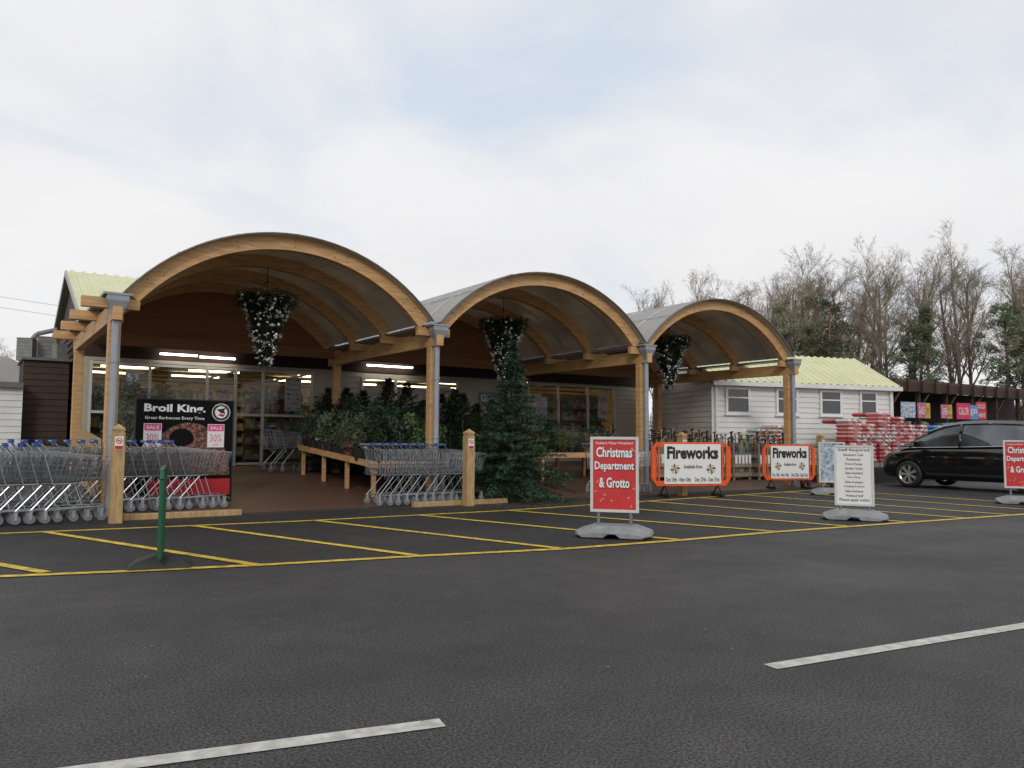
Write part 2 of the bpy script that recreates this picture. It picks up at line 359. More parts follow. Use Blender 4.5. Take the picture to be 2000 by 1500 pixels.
for (y0,z0),(y1,z1) in (((19.7,3.88),(23.5,5.48)),((27.3,3.88),(23.5,5.48))):
    b.add([(1.83,y0,z0-.12),(1.83,y1,z1-.12),(1.83,y1,z1+.03),(1.83,y0,z0+.03),(1.87,y0,z0-.12),(1.87,y1,z1-.12),(1.87,y1,z1+.03),(1.87,y0,z0+.03)],[(0,1,2,3),(7,6,5,4),(3,2,6,7),(0,4,5,1),(0,3,7,4)])
b.obj('bargeboard',siding_grey,shop)
b=B(); b.box(6.3,19,20.2,31,3.45,3.5); b.obj('flat_roof',concrete,shop)
b=B(); b.box(2.05,6.3,Yf+.12,27,3.9,3.96)
b.obj('loft_board',concrete,shop)
b=B()
b.box(2.05,19,30,30.1,.5,3.4); b.box(2.03,2.06,20.12,30,.5,3.36); b.box(18.9,19,20.12,30,.5,3.36); b.box(2.05,19,20.12,30,3.36,3.4)
b.box(2.05,19,20.12,30,.44,.5); b.obj('interior_lining',inner,shop)
b=B()
for y in (21.5,23.5,25.5,28):
    for x in (3.0,5.4,8.8,11.2,13.6,16.0): b.box(x,x+1.5,y,y+.08,3.2,3.25)
b.obj('ceiling_lamp',lampm,shop)
b=B(); b.box(3.54,4.36,19.75,19.81,3.10,3.14); b.box(4.42,5.24,19.75,19.81,3.08,3.12); b.box(8.7,10.05,19.75,19.81,3.13,3.17); b.obj('strip_light',strip,shop)
b=B()
for x in (4,6,8,10,12,14,16): b.box(x,x+.05,20.3,30,3.0,3.05)
for y in (21,23,25,27): b.box(2.1,18.85,y,y+.05,2.92,2.97)
b.obj('roof_truss',M('dark_truss',(.08,.07,.05)),shop)
def shelf(x,y,w,h):
    r_=root('shop_shelf','tall shop shelving unit filled with colourful boxed goods','shelf',(x,y,.5),0,'shelving units inside the shop')
    b=B(); b.box(0,w,0,.04,0,h)
    for z in (0.1,.5,.9,1.3,1.7): 
        if z<h: b.box(0,w,-.35,0,z,z+.03)
    b.obj('shelf_rack',wood_grey,r_)
    b=B()
    for z in (0.13,.53,.93,1.33,1.73):
        if z+.3<h+.2:
            xx=.03
            while xx<w-.15:
                ww=rnd.uniform(.08,.2); b.box(xx,xx+ww,-rnd.uniform(.25,.34),-.01,z,z+rnd.uniform(.15,.3)); xx+=ww+.015
    b.obj('boxed_goods',goods,r_)
for x,y,w,h in ((2.3,21.9,2.0,1.9),(4.6,23.4,1.6,2.0),(6.0,21.6,1.5,2.1),(8.5,21.2,1.5,2.2),(10.2,21.2,1.5,2.2),(12,22,2,2.1),(13.9,21.0,2.0,2.2),(15.95,21.0,2.0,2.2),(7,24.5,2.6,2.2),(2.6,26,2.5,2.2),(5.4,27,2.5,2.2),(9.5,26,3,2.2),(13,26,3,2.2)): shelf(x,y,w,h)
def poster(x,z,w,h,mat,words,ink,y=19.93,label='paper notice stuck on shop window'):
    r_=root('window_poster',label,'poster',(x,y,z),0)
    b=B(); b.box(-w/2,w/2,-.004,.004,-h/2,h/2); b.obj('poster_sheet',mat,r_)
    n=len(words)
    for i,s in enumerate(words): text(r_,s,0,h/2-(i+.5)*h/n,w*.8,h/n*.5,-.008,ink,.01)
poster(6.75,2.3,.42,.85,notice,['WELCOME','Opening','Hours','Mon - Sat','9 - 6','Sunday','10 - 4'],black)
poster(5.0,2.3,.26,.16,notice,['Pull'],black); poster(5.65,2.3,.26,.16,notice,['Push'],black)
poster(3.0,2.55,.3,.35,tinted,['53'],white)
poster(11.1,2.55,.8,.2,notice,['Plant Centre'],black)
poster(12.6,2.2,.5,.8,winprint,['Gift','Cards'],white,19.95)
poster(13.5,2.2,.45,.7,notice,['Garden'],black,19.95)
poster(17.1,2.3,.42,.8,notice,['Opening','Times'],redm)
# ------------------------------------------------------------ white outbuilding (rotated)
wb=root('white_outbuilding','white weatherboarded single-storey building with pale green metal roof','building',(17.9,16.0,0),-14)
Lw=6.8; Dp=3.4
b=B(); boards(b,0,Lw,.3,2.85,0,h=.16,d=.025)
T=Matrix.Rotation(-pi/2,4,'Z'); boards(b,-Dp,0,.3,2.85,0,T,h=.16)
T2=Matrix.Translation((Lw,0,0))@Matrix.Rotation(pi/2,4,'Z'); boards(b,0,Dp,.3,2.85,0,T2,h=.16)
b.box(-.03,.03,-.035,.01,.3,2.86); b.box(Lw-.03,Lw+.03,-.035,.01,.3,2.86)
b.add([(Lw,0,2.85),(Lw,Dp,2.85),(Lw,Dp/2,3.85)],[(0,1,2)]); b.add([(0,0,2.85),(0,Dp,2.85),(0,Dp/2,3.85)],[(2,1,0)])
b.obj('wall',siding,wb)
b=B(); roofsheet(b,(-.1,-.25,2.92),(Lw+.2,-.25,2.92),(-.1,Dp/2,4.0),(Lw+.2,Dp/2,4.0),26); roofsheet(b,(-.1,Dp+.25,2.92),(Lw+.2,Dp+.25,2.92),(-.1,Dp/2,4.0),(Lw+.2,Dp/2,4.0),26); b.obj('roof',greenroof,wb)
b=B(); b.box(-.1,Lw+.2,-.27,-.22,2.8,2.93); b.box(-.1,Lw+.2,-.22,0,2.8,2.82); b.obj('gutter',siding,wb)
for i in range(2):
    b=B(); b.tube((.1+i*(Lw-.2),-.07,.4),(.1+i*(Lw-.2),-.07,2.8),.04,n=8); b.obj('drainpipe',white,wb)
for a,c in ((.5,1.25),(2.3,3.0),(3.94,4.68),(5.5,6.1)):
    b=B(); z0,z1=2.02,2.72
    b.box(a-.05,a+.02,-.07,-.03,z0-.05,z1+.05); b.box(c-.02,c+.05,-.07,-.03,z0-.05,z1+.05); b.box(a+.02,c-.02,-.07,-.03,z1-.02,z1+.05); b.box(a+.02,c-.02,-.07,-.03,z0-.05,z0+.02); b.box(a+.02,c-.02,-.065,-.035,z0+.42,z0+.46)
    b.box(a-.1,c+.1,-.1,-.03,z0-.09,z0-.052)
    w=b.obj('window',white,wb); b=B(); b.quad((a,-.045,z0),(c,-.045,z0),(c,-.045,z1),(a,-.045,z1)); b.obj('window_pane',tinted,w)
# ------------------------------------------------------------ left outbuildings
s1=root('brown_store_shed','small brown boarded store shed beside the shop','shed',(0,0,0))
b=B(); boards(b,.95,1.9,.4,3.0,22); b.box(.95,1.9,22,24,.4,3.0); b.obj('wall',wood_brown,s1)
b=B(); b.box(.9,1.95,21.9,24.1,3.0,3.06); b.obj('roof',trim,s1)
s2=root('white_boarded_annex','low white boarded annex with dark flat roof edge','shed')
b=B(); boards(b,-3.5,.94,.4,2.3,21.5); b.box(-3.5,.94,21.5,24,.4,2.3); b.obj('wall',siding,s2)
b=B(); b.box(-3.6,.94,21.35,24.1,2.3,2.42); b.obj('roof',trim,s2)
s3=root('white_barrel_roof_store','pale curved-roof store behind the annex','building')
b=B(); b.prism([(-6,.4),(1.6,.4),(1.6,3.1),(0.9,3.5),(-1,3.8),(-4,3.8),(-6,3.1)],28,40); b.obj('shell',siding_grey,s3)
b=B(); b.box(-6,1.5,27.95,28,.5,2.6); b.obj('door',concrete,s3)
for i,(x,y,z,s_) in enumerate(((1.05,23.2,3.06,1.1),(1.5,23.6,3.06,1.3),(1.72,22.6,3.06,.8))):
    r_=root('air_conditioning_unit','weathered grey air conditioning unit on shed roof','air conditioner',(x,y,z),20*i-20,'air conditioning units on the shed roof'); r_.scale=(s_*.8,s_*.8,s_)
    b=B(); b.box(-.2,.2,-.2,.2,0,.5); b.box(-.21,.21,-.21,.21,.5,.52); b.obj('casing',acm,r_,bevel=.02)
    b=B()
    for q in range(5): b.box(-.15,.15,-.206,-.203,.08+q*.08,.11+q*.08)
    b.obj('louvre_grille',grey_pl,r_)
r_=root('roof_duct','pale metal ventilation duct on outbuilding roof','duct',(1.0,24,3.4))
b=B(); b.tube((0,0,0),(.3,0,.45),.06,n=10); b.tube((.3,0,.45),(.75,0,.6),.06,n=10); b.obj('duct_pipe',acm,r_)
# ------------------------------------------------------------ distant open shed with signs
sh=root('open_timber_shed','long open-fronted dark timber sales shed with low brown roof','shed')
b=B(); b.add([(28.8,17,3.5),(48,17,3.5),(48,21,3.75),(28.8,21,3.75),(28.8,17,3.62),(48,17,3.62),(48,21,3.87),(28.8,21,3.87)],[(0,1,2,3),(7,6,5,4),(0,4,5,1),(1,5,6,2),(3,7,4,0)]); b.obj('roof',M('brown_felt_roof',(.09,.055,.04),.8,var=.4,scale=2),sh)
b=B(); b.box(28.8,48,16.9,17.0,3.15,3.5)
for i in range(20): b.box(28.9+i,28.98+i,16.8,16.9,3.1,3.6)
b.obj('fascia',wood_brown,sh)
for i in range(9):
    b=B(); x=29+i*2.1; b.box(x,x+.14,17.1,17.24,.45,3.2); b.tube((x+.07,17.1,2.5),(x+.7,17.05,3.15),.05,n=4); b.obj('post',wood_brown,sh)
b=B(); b.box(28.8,48,21,21.1,.45,3.6); b.obj('rear_wall',wood_brown,sh)
def hang(x,y,z,w,h,mat,words,ink,label,name='hanging_sign'):
    r_=root(name,label,'sign',(x,y,z),-12); b=B(); b.box(-w/2,w/2,-.01,.01,-h/2,h/2); b.obj('sign_board',mat,r_)
    for i,s in enumerate(words): text(r_,s,0,h/2-(i+.5)*h/len(words),w*.72,h/len(words)*.48,-.016,ink,.0)
yp=M('yellow_print',(.5,.38,.05),.5,var=.4,scale=8); zc=2.4
pink2=M('weathered_pink_print',(.5,.06,.2),.5,var=.4,scale=7,c2=(.6,.25,.35))
hang(29.6,16.7,zc,.75,.6,blueprint,['Super','Grow'],white,'blue and white product banner hanging from shed fascia')
hang(30.55,16.7,zc,.42,.6,pink2,['SALE'],white,'pink sale poster hanging from shed fascia')
hang(31.0,16.75,zc,.38,.6,yp,['NOW'],redm,'yellow poster hanging from shed fascia')
hang(32.25,16.7,zc,.4,.55,pink2,['OFFER'],white,'pink offer poster hanging from shed fascia')
hang(32.7,16.75,zc,.33,.55,yp,['HALF','PRICE'],redm,'yellow half price poster hanging from shed fascia')
hang(33.75,16.7,2.45,.8,.66,M('sign_red_pink',(.55,.03,.10),.5),['CALOR'],white,'red gas sign board on open shed')
hang(34.55,16.7,2.42,.55,.6,M('gas_blue',(.10,.26,.5),.5),['gas'],white,'blue gas sign board on open shed')
hang(35.2,16.7,2.5,.62,.74,M('sign_red',(.5,.03,.06),.5),['SOLD','HERE'],white,'red sold here sign board on open shed')
for i in range(14):
    x=29.6+i*1.15; r_=root('display_rack','low display rack of goods under the open shed','rack',(x,18.5+rnd.uniform(-.4,.4),.45),0,'display racks under the open shed')
    b=B()
    for z in (.2,.7,1.2): b.box(0,.9,0,.5,z,z+.04)
    for q in (0,.86): b.box(q,q+.04,0,.04,0,1.4)
    b.obj('rack_frame',wood_grey,r_); b=B()
    for z in (.24,.74,1.24):
        for k in range(4): b.box(.05+k*.2,.05+k*.2+.16,.05,.4,z,z+rnd.uniform(.15,.38))
    b.obj('goods',goods,r_)
# ------------------------------------------------------------ bollards
bo=root('timber_bollard','square timber bollard with no smoking notice','bollard',(1.7,12.3,0),0,'timber bollards along the forecourt edge')
b=B(); b.box(-.08,.08,-.08,.08,-.1,1.25); b.box(-.07,.07,-.07,.07,1.25,1.28)
b.box(-.08,.08,-.08,.08,1.28,1.31); b.add([(-.08,-.08,1.31),(.08,-.08,1.31),(.08,.08,1.31),(-.08,.08,1.31),(0,0,1.38)],[(0,1,4),(1,2,4),(2,3,4),(3,0,4)]); b.obj('shaft',wood_pale,bo,bevel=.006)
b=B(); b.box(-.055,.055,-.086,-.082,1.02,1.2); b.mi=1; b.box(-.05,.05,-.088,-.0865,1.025,1.07)
n=16
b.add([(r*math.cos(2*pi*i/n),-.0885,1.14+r*math.sin(2*pi*i/n)) for r in (.042,.032) for i in range(n)],[(i,(i+1)%n,n+(i+1)%n,n+i) for i in range(n)])
b.tube((-.026,-.0885,1.166),(.026,-.0885,1.114),.004,n=4); b.mi=2; b.box(-.025,.025,-.0882,-.0872,1.135,1.145)
b.obj('no_smoking_plate',[white,redm,black],bo)
for x,y in ((7.4,12.3),(12.8,12.3),(18.6,12.9),(-.55,14.6)): copy(bo,(x,y,gz(y)),0)
for x0,x1,y in ((1.85,3.5,12.62),(6.4,8.35,12.5)):
    b=B(); b.box(x0,x1,y-.06,y+.06,.0,.09); o=b.obj('timber_kerb_rail',wood_pale,bevel=.01); tag(o,'low timber rail on tarmac beside trolley bay','rail')
# ------------------------------------------------------------ trolleys
tr=root('shopping_trolley','nested chrome wire shopping trolley with blue handle','shopping trolley',(0,0,0),0,'shopping trolleys nested in rows')
def bp(s,t,side):
    x=.08+s*.84; w=.285-.07*s-.03*(1-t)
    z0=.52+.05*s; z1=.98-.09*s
    return Vector((x-(1-t)*.10*s,side*w,z0+(z1-z0)*t))
b=B(); w_=.0026
for side in (-1,1):
    for i in range(15): b.tube(bp(i/14,0,side),bp(i/14,1,side),w_,n=3,cap=False)
    for j in range(6): b.tube(bp(0,j/5,side),bp(1,j/5,side),.006 if j==5 else w_,n=3 if j<5 else 4,cap=False)
for s in (0,1):
    for j in range(6): b.tube(bp(s,j/5,-1),bp(s,j/5,1),.006 if j==5 else w_,n=3,cap=False)
    for k in range(9):
        a=k/8; b.tube(bp(s,0,-1).lerp(bp(s,0,1),a),bp(s,1,-1).lerp(bp(s,1,1),a),w_,n=3,cap=False)
for i in range(12): b.tube(bp(i/11,0,-1),bp(i/11,0,1),w_,n=3,cap=False)
for k in range(6): b.tube(bp(0,0,-1).lerp(bp(0,0,1),k/5),bp(1,0,-1).lerp(bp(1,0,1),k/5),w_,n=3,cap=False)
b.obj('wire_basket',chrome,tr)
b=B()
for s in (-1,1):
    b.tube((-.03,s*.27,1.06),(.08,s*.28,.93),.010,n=6); b.tube((.08,s*.28,.93),(.2,s*.26,.52),.010,n=6)
    b.tube((.2,s*.26,.52),(.55,s*.235,.53),.010,n=6); b.tube((.42,s*.24,.52),(.12,s*.27,.17),.010,n=6); b.tube((.12,s*.27,.17),(.84,s*.19,.2),.010,n=6)
    b.tube((.6,s*.22,.2),(.5,s*.23,.5),.008,n=5)
b.tube((.84,-.19,.2),(.84,.19,.2),.010,n=6); b.tube((.3,-.25,.18),(.3,.25,.18),.008,n=5)
b.obj('tube_frame',chrome,tr)
b=B(); b.tube((-.03,-.25,1.06),(-.03,.25,1.06),.015,n=8); b.mi=1
for s in (-1,1): b.box(-.05,.01,s*.27-.018,s*.27+.018,1.035,1.085)
b.obj('push_handle',[galv,blue_pl],tr)
for x,y in ((.13,-.27),(.13,.27),(.82,-.19),(.82,.19)):
    b=B(); b.tube((x,y-.014,.06),(x,y+.014,.06),.06,n=12); b.mi=1; b.box(x-.02,x+.02,y-.024,y-.017,.05,.17); b.box(x-.02,x+.02,y+.017,y+.024,.05,.17); b.box(x-.03,x+.03,y-.024,y+.024,.165,.18)
    b.obj('castor',[grey_pl,galv],tr)
rowlist=[]
for i in range(12): rowlist.append((-1.2+i*.178,12.85))
for i in range(16): rowlist.append((-.05+i*.178,13.55))
for i in range(9): rowlist.append((5.75+i*.175,13.0))
for i in range(5): rowlist.append((11.0+i*.17,13.2))
rowlist+= [(5.6,18.6),(5.85,18.6)]
tr.location=(rowlist[0][0],rowlist[0][1],gz(rowlist[0][1]))
for x,y in rowlist[1:]: copy(tr,(x+rnd.uniform(-.015,.015),y+rnd.uniform(-.02,.02),gz(y)),rnd.uniform(-1.5,1.5))
# ------------------------------------------------------------ barbecue banner
bb=root('barbecue_banner_stand','black barbecue advertising banner stand with sale posters behind trolleys','banner',(3.02,14.4,gz(14.4)))
b=B(); b.box(-.78,.78,-.01,.01,.05,1.7); b.obj('banner_sheet',matblack,bb)
b=B()
for s in (-1,1): b.box(s*.79-.012,s*.79+.012,-.02,.02,0,1.72)
b.box(-.778,.778,-.018,.018,1.702,1.72)
for s in (-1,1): b.box(s*.7-.03,s*.7+.03,-.3,.3,0,.02)
b.obj('banner_frame',black_pl,bb)
b=B(); n=30; pts=[]
for i in range(n+1):
    a=pi*i/n; pts.append((.06-.69*math.cos(a),.42+.90*math.sin(a)))
b.add([(x,-.014,z) for x,z in pts],[tuple(range(n+1))]); b.obj('printed_barbecue_lid',bbqm,bb)
b=B(); b.add([(-.06-.2*math.cos(2*pi*i/20),-.017,1.04+(.18*math.sin(2*pi*i/20) if math.sin(2*pi*i/20)>0 else .12*math.sin(2*pi*i/20))) for i in range(20)],[tuple(range(20))]); b.obj('printed_vent',matblack,bb)
b=B(); b.box(-.55,.76,-.019,-.0175,.08,.36); b.obj('printed_barbecue_base',redm,bb)
text(bb,'Broil King.',-.17,1.545,.98,.17,-.014,white,.035); text(bb,'Great Barbecues Every Time',-.17,1.39,.95,.065,-.014,white,.01)
def ring(b,cx,cz,r0,r1,y,n=28):
    b.add([(cx+r*math.cos(2*pi*i/n),y,cz+r*math.sin(2*pi*i/n)) for r in (r0,r1) for i in range(n)],[(i,(i+1)%n,n+(i+1)%n,n+i) for i in range(n)])
b=B()
ring(b,.58,1.51,.155,.002,-.0155); b.mi=1; ring(b,.58,1.51,.145,.105,-.0165); b.add([(x+.03,-.017,z+.01) for x,z in ((.47,1.55),(.54,1.49),(.62,1.47),(.60,1.53),(.63,1.58),(.55,1.56))],[(0,1,2,3,4,5)]); b.mi=2; b.quad((.52,-.0175,1.46),(.61,-.0175,1.43),(.65,-.0175,1.465),(.57,-.0175,1.485))
b.obj('round_emblem',[white,black,redm],bb)
text(bb,'PROUDLY MADE',.58,1.632,.2,.018,-.018,white,0)
for x in (-.52,.5):
    b=B(); b.box(x-.14,x+.14,-.024,-.020,.9,1.3); b.mi=1; b.box(x-.13,x+.13,-.027,-.0245,1.18,1.29); p_=b.obj('sale_poster',[white,pink],bb)
    text(p_,'SALE',x,1.235,.2,.06,-.029,white,.02); text(p_,'30%',x,1.06,.2,.13,-.026,pink,-.005); text(p_,'OFF',x,.945,.1,.035,-.026,pink,.0)
# ------------------------------------------------------------ pavement signs
def swing(loc,rz,face,label,w=.60,h=.93,top=1.22,back=None):
    r_=root('pavement_sign',label,'sign',loc,rz)
    b=B(); z0=top-h
    f=.035
    b.box(-w/2,-w/2+f,-.025,.025,z0,top); b.box(w/2-f,w/2,-.025,.025,z0,top); b.box(-w/2+f,w/2-f,-.025,.025,z0,z0+f); b.box(-w/2+f,w/2-f,-.025,.025,top-f,top)
    b.obj('sign_frame',alu,r_,bevel=.004)
    b=B(); b.box(-w/2+f,w/2-f,-.012,.012,z0+f,top-f); b.obj('sign_panel',face,r_)
    for s in (-1,1): b=B(); b.tube((s*.2,0,.13),(s*.2,0,z0),.02,n=8); b.obj('spring_leg',grey_pl,r_)
    b=B(); W=.47; D=.27
    pr=[(-W,.03),(-W+.05,.0),(-.12,.0),(-.05,.045),(.05,.045),(.12,0),(W-.05,0),(W,.03),(W-.02,.08),(.26,.14),(-.26,.14),(-W+.02,.08)]
    n=len(pr); ys_=[-D/1,-D*.6,D*.6,D]; sc=[(.86,.5),(1,1),(1,1),(.86,.5)]
    vs=[(x*s,y,z*(t if z>.05 else 1)) for y,(s,t) in zip(ys_,sc) for x,z in pr]
    fs=[(k*n+i,k*n+(i+1)%n,(k+1)*n+(i+1)%n,(k+1)*n+i) for k in range(3) for i in range(n)]+[tuple(range(n-1,-1,-1)),tuple(range(3*n,4*n))]
    b.add(vs,fs); b.obj('weighted_base',base_pl,r_,bevel=.01)
    return r_
for loc,rz in (((6.62,7.5,.012),-50),((16.9,7.3,.012),-62)):
    s=swing(loc,rz,red,'red and white Christmas department pavement sign on grey base')
    text(s,"Fareham's Winter Wonderland",0,1.145,.46,.035,-.0135,white,.01)
    for w_d,z,w in (('Christmas',1.03,.45),('Department',.85,.49),('& Grotto',.655,.38)):
        text(s,w_d,.006,z-.005,w+.014,.142,-.0135,black,.05); text(s,w_d,0,z,w,.13,-.0155,white,.028)
    b=B()
    for k in range(9): 
        x=rnd.choice((-1,1))*rnd.uniform(.2,.25); z=rnd.uniform(.35,1.1); ring(b,x,z,.012,.001,-.0132,8)
    for k in range(5): ring(b,rnd.uniform(-.22,.22),rnd.uniform(.35,.54),.012,.001,-.0132,8)
    b.obj('printed_snow_dots',M('snow_dot_gold',(.6,.35,.1),.5),s)
s=swing((11.2,7.2,.012),-60,white,'white staff vacancies pavement sign on grey base',w=.56,h=.92,top=1.12)
for i,(w_d,w) in enumerate((('Staff Required',.44),('Restaurant Cook',.28),('Restaurant',.2),('Front of house',.24),('Garden Centre',.25),('Sales Assistant',.25),('Farm Shop',.18),('Sales Assistant',.25),('Camping & Leisure',.29),('Sales Assistant',.25),('Weekend Staff',.25),('Please apply within',.42))):
    text(s,w_d,0,1.045-i*.069,w,.052 if i in(0,11) else .038,-.0135,black,.014)
s=swing((15.9,10.75,.012),-52,blueprint,'blue and white pavement sign on grey base behind vacancies sign',w=.55,h=.9,top=1.16)
text(s,'Farm Shop',0,1.03,.4,.08,-.0135,white,.01)
gs=root('pavement_sign','green framed pavement sign seen edge-on with black rubber base','sign',(1.5,8.0,.012),77)
b=B(); loop=[(-.28,.1),(-.28,.80),(-.24,.87),(-.16,.9),(.16,.9),(.24,.87),(.28,.80),(.28,.1)]
for a,c in zip(loop,loop[1:]+loop[:1]): b.tube((a[0],0,a[1]),(c[0],0,c[1]),.020,n=8)
b.obj('sign_frame',green_pl,gs)
b=B(); b.box(-.25,.25,-.01,.01,.14,.84); b.obj('sign_panel',green_pl,gs)
b=B(); b.add([(x*.2,y*.27,z) for x,y,z in ((-1,-1,0),(1,-1,0),(1,1,0),(-1,1,0),(-.85,-.8,.05),(.85,-.8,.05),(.85,.8,.05),(-.85,.8,.05),(-.6,-.15,.11),(.6,-.15,.11),(.6,.15,.11),(-.6,.15,.11))],[(3,2,1,0),(0,1,5,4),(1,2,6,5),(2,3,7,6),(3,0,4,7),(4,5,9,8),(5,6,10,9),(6,7,11,10),(7,4,8,11),(8,9,10,11)]); b.obj('rubber_base',black_pl,gs)
# ------------------------------------------------------------ fireworks barriers
goldp=M('gold_print',(.7,.45,.08),.5)
def barrier(loc,rz,sx_=1,sz_=1):
    r_=root('plastic_barrier','orange plastic crowd barrier carrying white fireworks banner','barrier',loc,rz,'orange barriers with fireworks banners'); r_.scale=(sx_,1,sz_)
    b=B(); W=.9
    def bar(x0,x1,z0,z1): b.box(x0,x1,-.03,.03,z0,z1)
    bar(-W+.12,W-.12,1.04,1.14); bar(-W+.12,W-.12,.22,.33); bar(-W,-W+.11,.38,1.0); bar(W-.11,W,.38,1.0)
    for sx in (-1,1):
        for (z0,z1) in ((1.0,1.14),(.38,.22)):
            x0,x1=sx*W,sx*(W-.12); zi=1.04 if z1>z0 else .33
            b.prism([(x0,z0),(x1,z1),(x1,zi),(sx*(W-.11),z0)],-.03,.03)
    for i in range(9): x=-W+.17+i*.18; bar(x-.018,x+.018,.33,1.04)
    b.obj('barrier_frame',orange,r_,bevel=.008)
    for s in (-1,1):
        b=B(); b.tube((s*.6,-.28,.03),(s*.6,.28,.03),.03,n=6); b.tube((s*.6,-.22,.04),(s*.6,0,.25),.018,n=5); b.tube((s*.6,.22,.04),(s*.6,0,.25),.018,n=5); b.obj('foot',black_pl,r_)
    b=B(); b.box(-.62,.66,-.045,-.035,.27,1.1); b.obj('banner',white,r_)
    text(r_,'Fireworks',.02,.92,1.16,.27,-.048,black,.045); text(r_,'Available from',.02,.63,.42,.08,-.048,black,.02)
    text(r_,'Oct 15th - Nov 10th',-.31,.36,.56,.09,-.048,black,.02); text(r_,'Dec 27th - Dec 31st',.34,.36,.56,.09,-.048,black,.02)
    for sx in (-.38,.43):
        b=B()
        for k in range(8):
            a=2*pi*k/8; b.mi=k%2; b.tri((sx,-.048,.58),(sx+.12*math.cos(a),-.048,.58+.12*math.sin(a)),(sx+.09*math.cos(a+.6),-.048,.58+.09*math.sin(a+.6)))
        b.obj('printed_starburst',[blue_pl,goldp],r_)
barrier((12.6,11.85,.01),-22); barrier((16.65,12.45,.02),-30,.74,.95)
# ------------------------------------------------------------ vegetation
def conifer(b,H,R,wh,br,rng,needle=.035,droop=.1,base=.12,tuft=6,pw=.85,lo=.68):
    for i in range(wh):
        t=(i/wh)**.92; z=base+(H-base)*t; r=R*(1-t)**pw*(.75+.25*min(1,t*8+.5)); 
        if r<.05: r=.05
        n=max(4,int(br*(.5+.5*(1-t))))
        for k in range(n):
            a=2*pi*(k+rng.random())/n; L=r*rng.uniform(lo,1.14); el=-.15+.75*t+rng.uniform(-.12,.12)
            d=Vector((math.cos(a)*math.cos(el),math.sin(a)*math.cos(el),math.sin(el)))
            p=Vector((0,0,z+rng.uniform(-.03,.03))); side=Vector((-math.sin(a),math.cos(a),0))
            b.mi=0; m=max(4,int(L/.06))
            for j in range(1,m+1):
                s=j/m; q=p+d*(L*s)+Vector((0,0,-droop*L*s*s+.08*L*s**4))
                sl=L*.30*(1-s*.75)+.03
                for sg in (-1,1):
                    e=q+(d*.6+side*sg*rng.uniform(.6,1)).normalized()*sl+Vector((0,0,rng.uniform(-.03,.02)))
                    for h in range(tuft):
                        u=rng.random(); c=q.lerp(e,u); o=Vector((rng.gauss(0,1),rng.gauss(0,1),rng.gauss(0,.8)+.4)).normalized()*needle*rng.uniform(.7,1.3)
                        w=(e-q).normalized()*needle*.30; b.tri(c-w,c+w,c+o+(e-q).normalized()*needle*.6)
    b.mi=1; b.tube((0,0,0),(0,0,H*.97),.018*H,.004,n=6)
    b.mi=0
    for h in range(40):
        c=Vector((0,0,H*rng.uniform(.92,1))); o=Vector((rng.gauss(0,1),rng.gauss(0,1),1)).normalized()*needle; b.tri(c,c+Vector((0,.006,.006)),c+o)
def split_add(r_,b,m1,m2,test):
    tv=B(); cv=B()
    for k,(f,m) in enumerate(zip(b.f,b.m)):
        (tv if test(k,m) else cv).add([b.v[i] for i in f],[tuple(range(len(f)))])
    tv.obj('trunk',m1,r_); cv.obj('crown',m2,r_)
def treeobj(name,label,loc,H,R,wh,br,mat,seed,group=None,stand=False,**kw):
    rg=random.Random(seed); r_=root(name,label,'tree',loc,rg.uniform(0,360),group); b=B(); conifer(b,H,R,wh,br,rg,**kw)
    split_add(r_,b,bark,mat,lambda k,m:m==1)
    if stand:
        s=B(); s.lathe([(0,-.02),(.14,-.02),(.17,.2),(.15,.2)],n=12); s.obj('pot',black_pl,r_)
    return r_
treeobj('fir_tree','tall cut Christmas fir tree standing on forecourt edge',(8.8,12.95,.02),3.12,1.32,29,17,tree_needle,3,needle=.055,tuft=6,base=.12,pw=1.12,droop=.16,lo=.5)
GT='Christmas trees for sale beneath the canopy'; LT='dark Christmas fir tree for sale on forecourt'
v1=treeobj('fir_tree',LT,(7.4,18.0,.4),2.0,.85,20,10,dark_needle,5,GT,True,needle=.055,tuft=5)
v2=treeobj('fir_tree',LT,(8.3,17.6,.4),2.25,.9,22,10,dark_needle,8,GT,True,needle=.055,tuft=5)
for i,(x,y,s) in enumerate(((8.1,18.6,1),(9.1,18.2,1),(9.6,17.3,1),(10.4,18.0,.95),(10.2,16.6,.9),(11.2,18.4,.7),(8.8,16.8,.9),(9.4,15.9,.9),(8.0,17.0,.8),(10.0,15.6,.85),(10.9,17.7,.75),(8.4,15.9,.82),(9.2,15.0,.8),(7.3,18.9,.9),(9.9,14.7,.75),(7.0,18.3,.8),(8.5,14.9,.7))):
    copy((v1,v2)[i%2],(x,y,gz(y)),i*67,sc=s)
def leaves(b,c,rad,n,s,rng):
    c=Vector(c)
    for i in range(n):
        d=Vector((rng.gauss(0,1),rng.gauss(0,1),rng.gauss(0,1))).normalized()*rng.uniform(.35,1.0)**.6
        p=c+Vector((d.x*rad[0],d.y*rad[1],d.z*rad[2])); u=Vector((rng.gauss(0,1),rng.gauss(0,1),rng.gauss(0,1))).normalized(); w=u.orthogonal().normalized()
        q=s*rng.uniform(.6,1.3); b.quad(p-u*q,p-w*q*.4,p+u*q,p+w*q*.4)
